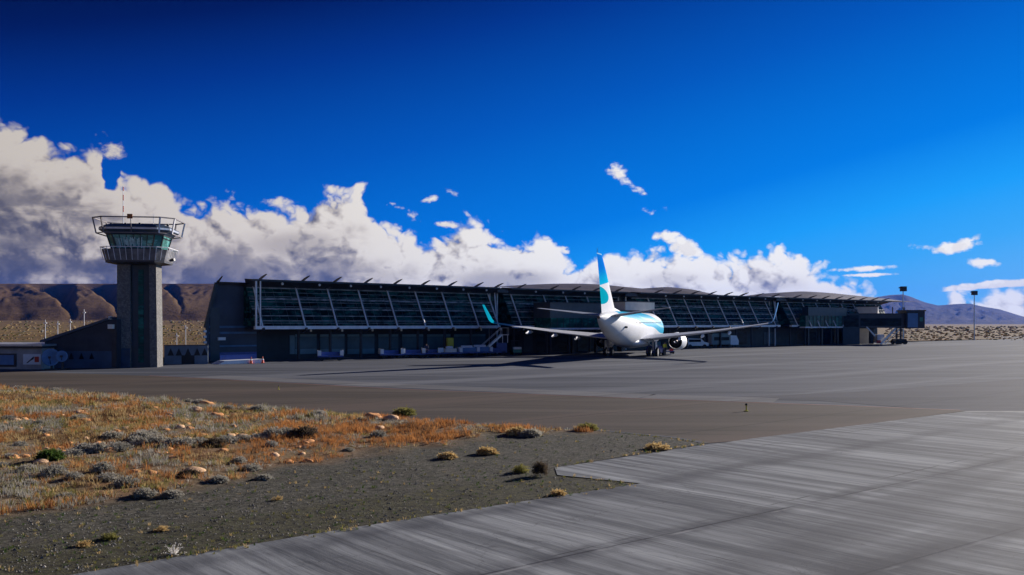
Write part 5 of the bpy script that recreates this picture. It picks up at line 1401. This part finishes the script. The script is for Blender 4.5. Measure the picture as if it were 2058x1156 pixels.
# traffic cones
def cone():
    T = empty('traffic_cone', (0, 0, 0), 0, None, 'traffic cone', 'orange cones on the apron')
    MB().box(-.22, .22, -.22, .22, 0, .05).tube((0, 0, .05), (0, 0, .78), .16, .03, 12).build('cone_body', 'orange', T, smooth=True)
    MB().tube((0, 0, .38), (0, 0, .52), .108, .082, 12).build('reflective_band', 'white', T)
    return T
cn = cone(); cn.location = G(1080, 708, .02); cn['label'] = 'left of the two orange cones under the left wing'; cn.scale = (1.2, 1.2, 1.2)
for px, py, lb in ((1097, 708, 'right of the two orange cones under the left wing'), (310, 737, 'orange cone at the foot of the control tower'), (505, 731, 'orange cone at the right end of the white ramp'), (528, 730, 'orange cone beside the dark entry right of the white ramp')):
    dup(cn, G(px, py, .02), rnd.random(), lb, .95)

# people
def person(px, py, rz, label, top, legs, pose='stand', Zs=None):
    p = G(px, py) if Zs is None else Zs
    T = empty('person', (p.x, p.y, .025), rz, label, 'person')
    def skin(name, verts, edges, radii, m, sub=2, root=0):
        me = bpy.data.meshes.new(name); me.from_pydata(verts, edges, []); o = bpy.data.objects.new(name, me); COL.objects.link(o); o.parent = T
        sk = o.modifiers.new('skin', 'SKIN')
        for i, r in enumerate(radii): me.skin_vertices[0].data[i].radius = (r, r) if not isinstance(r, tuple) else r
        for i in range(len(verts)): me.skin_vertices[0].data[i].use_root = (i == root)
        sb = o.modifiers.new('sub', 'SUBSURF'); sb.levels = 1; sb.render_levels = 1; me.materials.append(M[m]); return o
    # body: pelvis, spine, neck, head, arms with hands, legs with feet
    b = 1 if pose == 'stand' else 0
    V_ = [(0, 0, .95), (0, 0, 1.15), (0, -.01, 1.38), (0, 0, 1.50), (0, .02, 1.60), (0, .02, 1.72),
          (-.19, 0, 1.42), (-.25, .03, 1.15), (-.24, .16, .93), (-.235, .22, .86),
          (.19, 0, 1.42), (.26, .02, 1.15), (.27, .12, .90), (.275, .16, .82),
          (-.10, 0, .88), (-.11, .04, .50), (-.12, -.02, .09), (-.13, .15, .04),
          (.10, 0, .88), (.12, .02, .50), (.14, -.06, .09), (.15, .11, .04)]
    Ed = [(0, 1), (1, 2), (2, 3), (3, 4), (4, 5), (2, 6), (6, 7), (7, 8), (8, 9), (2, 10), (10, 11), (11, 12), (12, 13), (0, 14), (14, 15), (15, 16), (16, 17), (0, 18), (18, 19), (19, 20), (20, 21)]
    Rr = [.15, .135, .155, .06, .095, .085, .07, .05, .038, .04, .07, .05, .038, .04, .095, .068, .045, .04, .095, .068, .045, .04]
    skin('body', V_, Ed, Rr, 'skin')
    skin('jacket', [(0, 0, .93), (0, 0, 1.15), (0, -.01, 1.38), (0, 0, 1.47), (-.19, 0, 1.42), (-.25, .03, 1.15), (-.24, .14, .96), (.19, 0, 1.42), (.26, .02, 1.15), (.27, .10, .94)],
         [(0, 1), (1, 2), (2, 3), (2, 4), (4, 5), (5, 6), (2, 7), (7, 8), (8, 9)], [.18, .165, .18, .09, .09, .068, .055, .09, .068, .055], top)
    skin('trousers', [(0, 0, .95), (-.10, 0, .86), (-.11, .04, .50), (-.12, -.01, .12), (.10, 0, .86), (.12, .02, .50), (.14, -.05, .12)],
         [(0, 1), (1, 2), (2, 3), (0, 4), (4, 5), (5, 6)], [.165, .115, .085, .07, .115, .085, .07], legs)
    skin('hair', [(0, -.02, 1.66), (0, 0, 1.76)], [(0, 1)], [.098, .088], 'hair')
person(1336, 713.5, R(-40), 'worker in yellow hi-vis vest standing beside the right engine', 'hivis', 'navycloth')
person(0, 0, R(200), 'person in dark clothes walking between the baggage carts', 'navycloth', 'navycloth', Zs=W(857, -1.2))
print('objects', len(bpy.data.objects), 'verts', sum(len(m.vertices) for m in bpy.data.meshes))
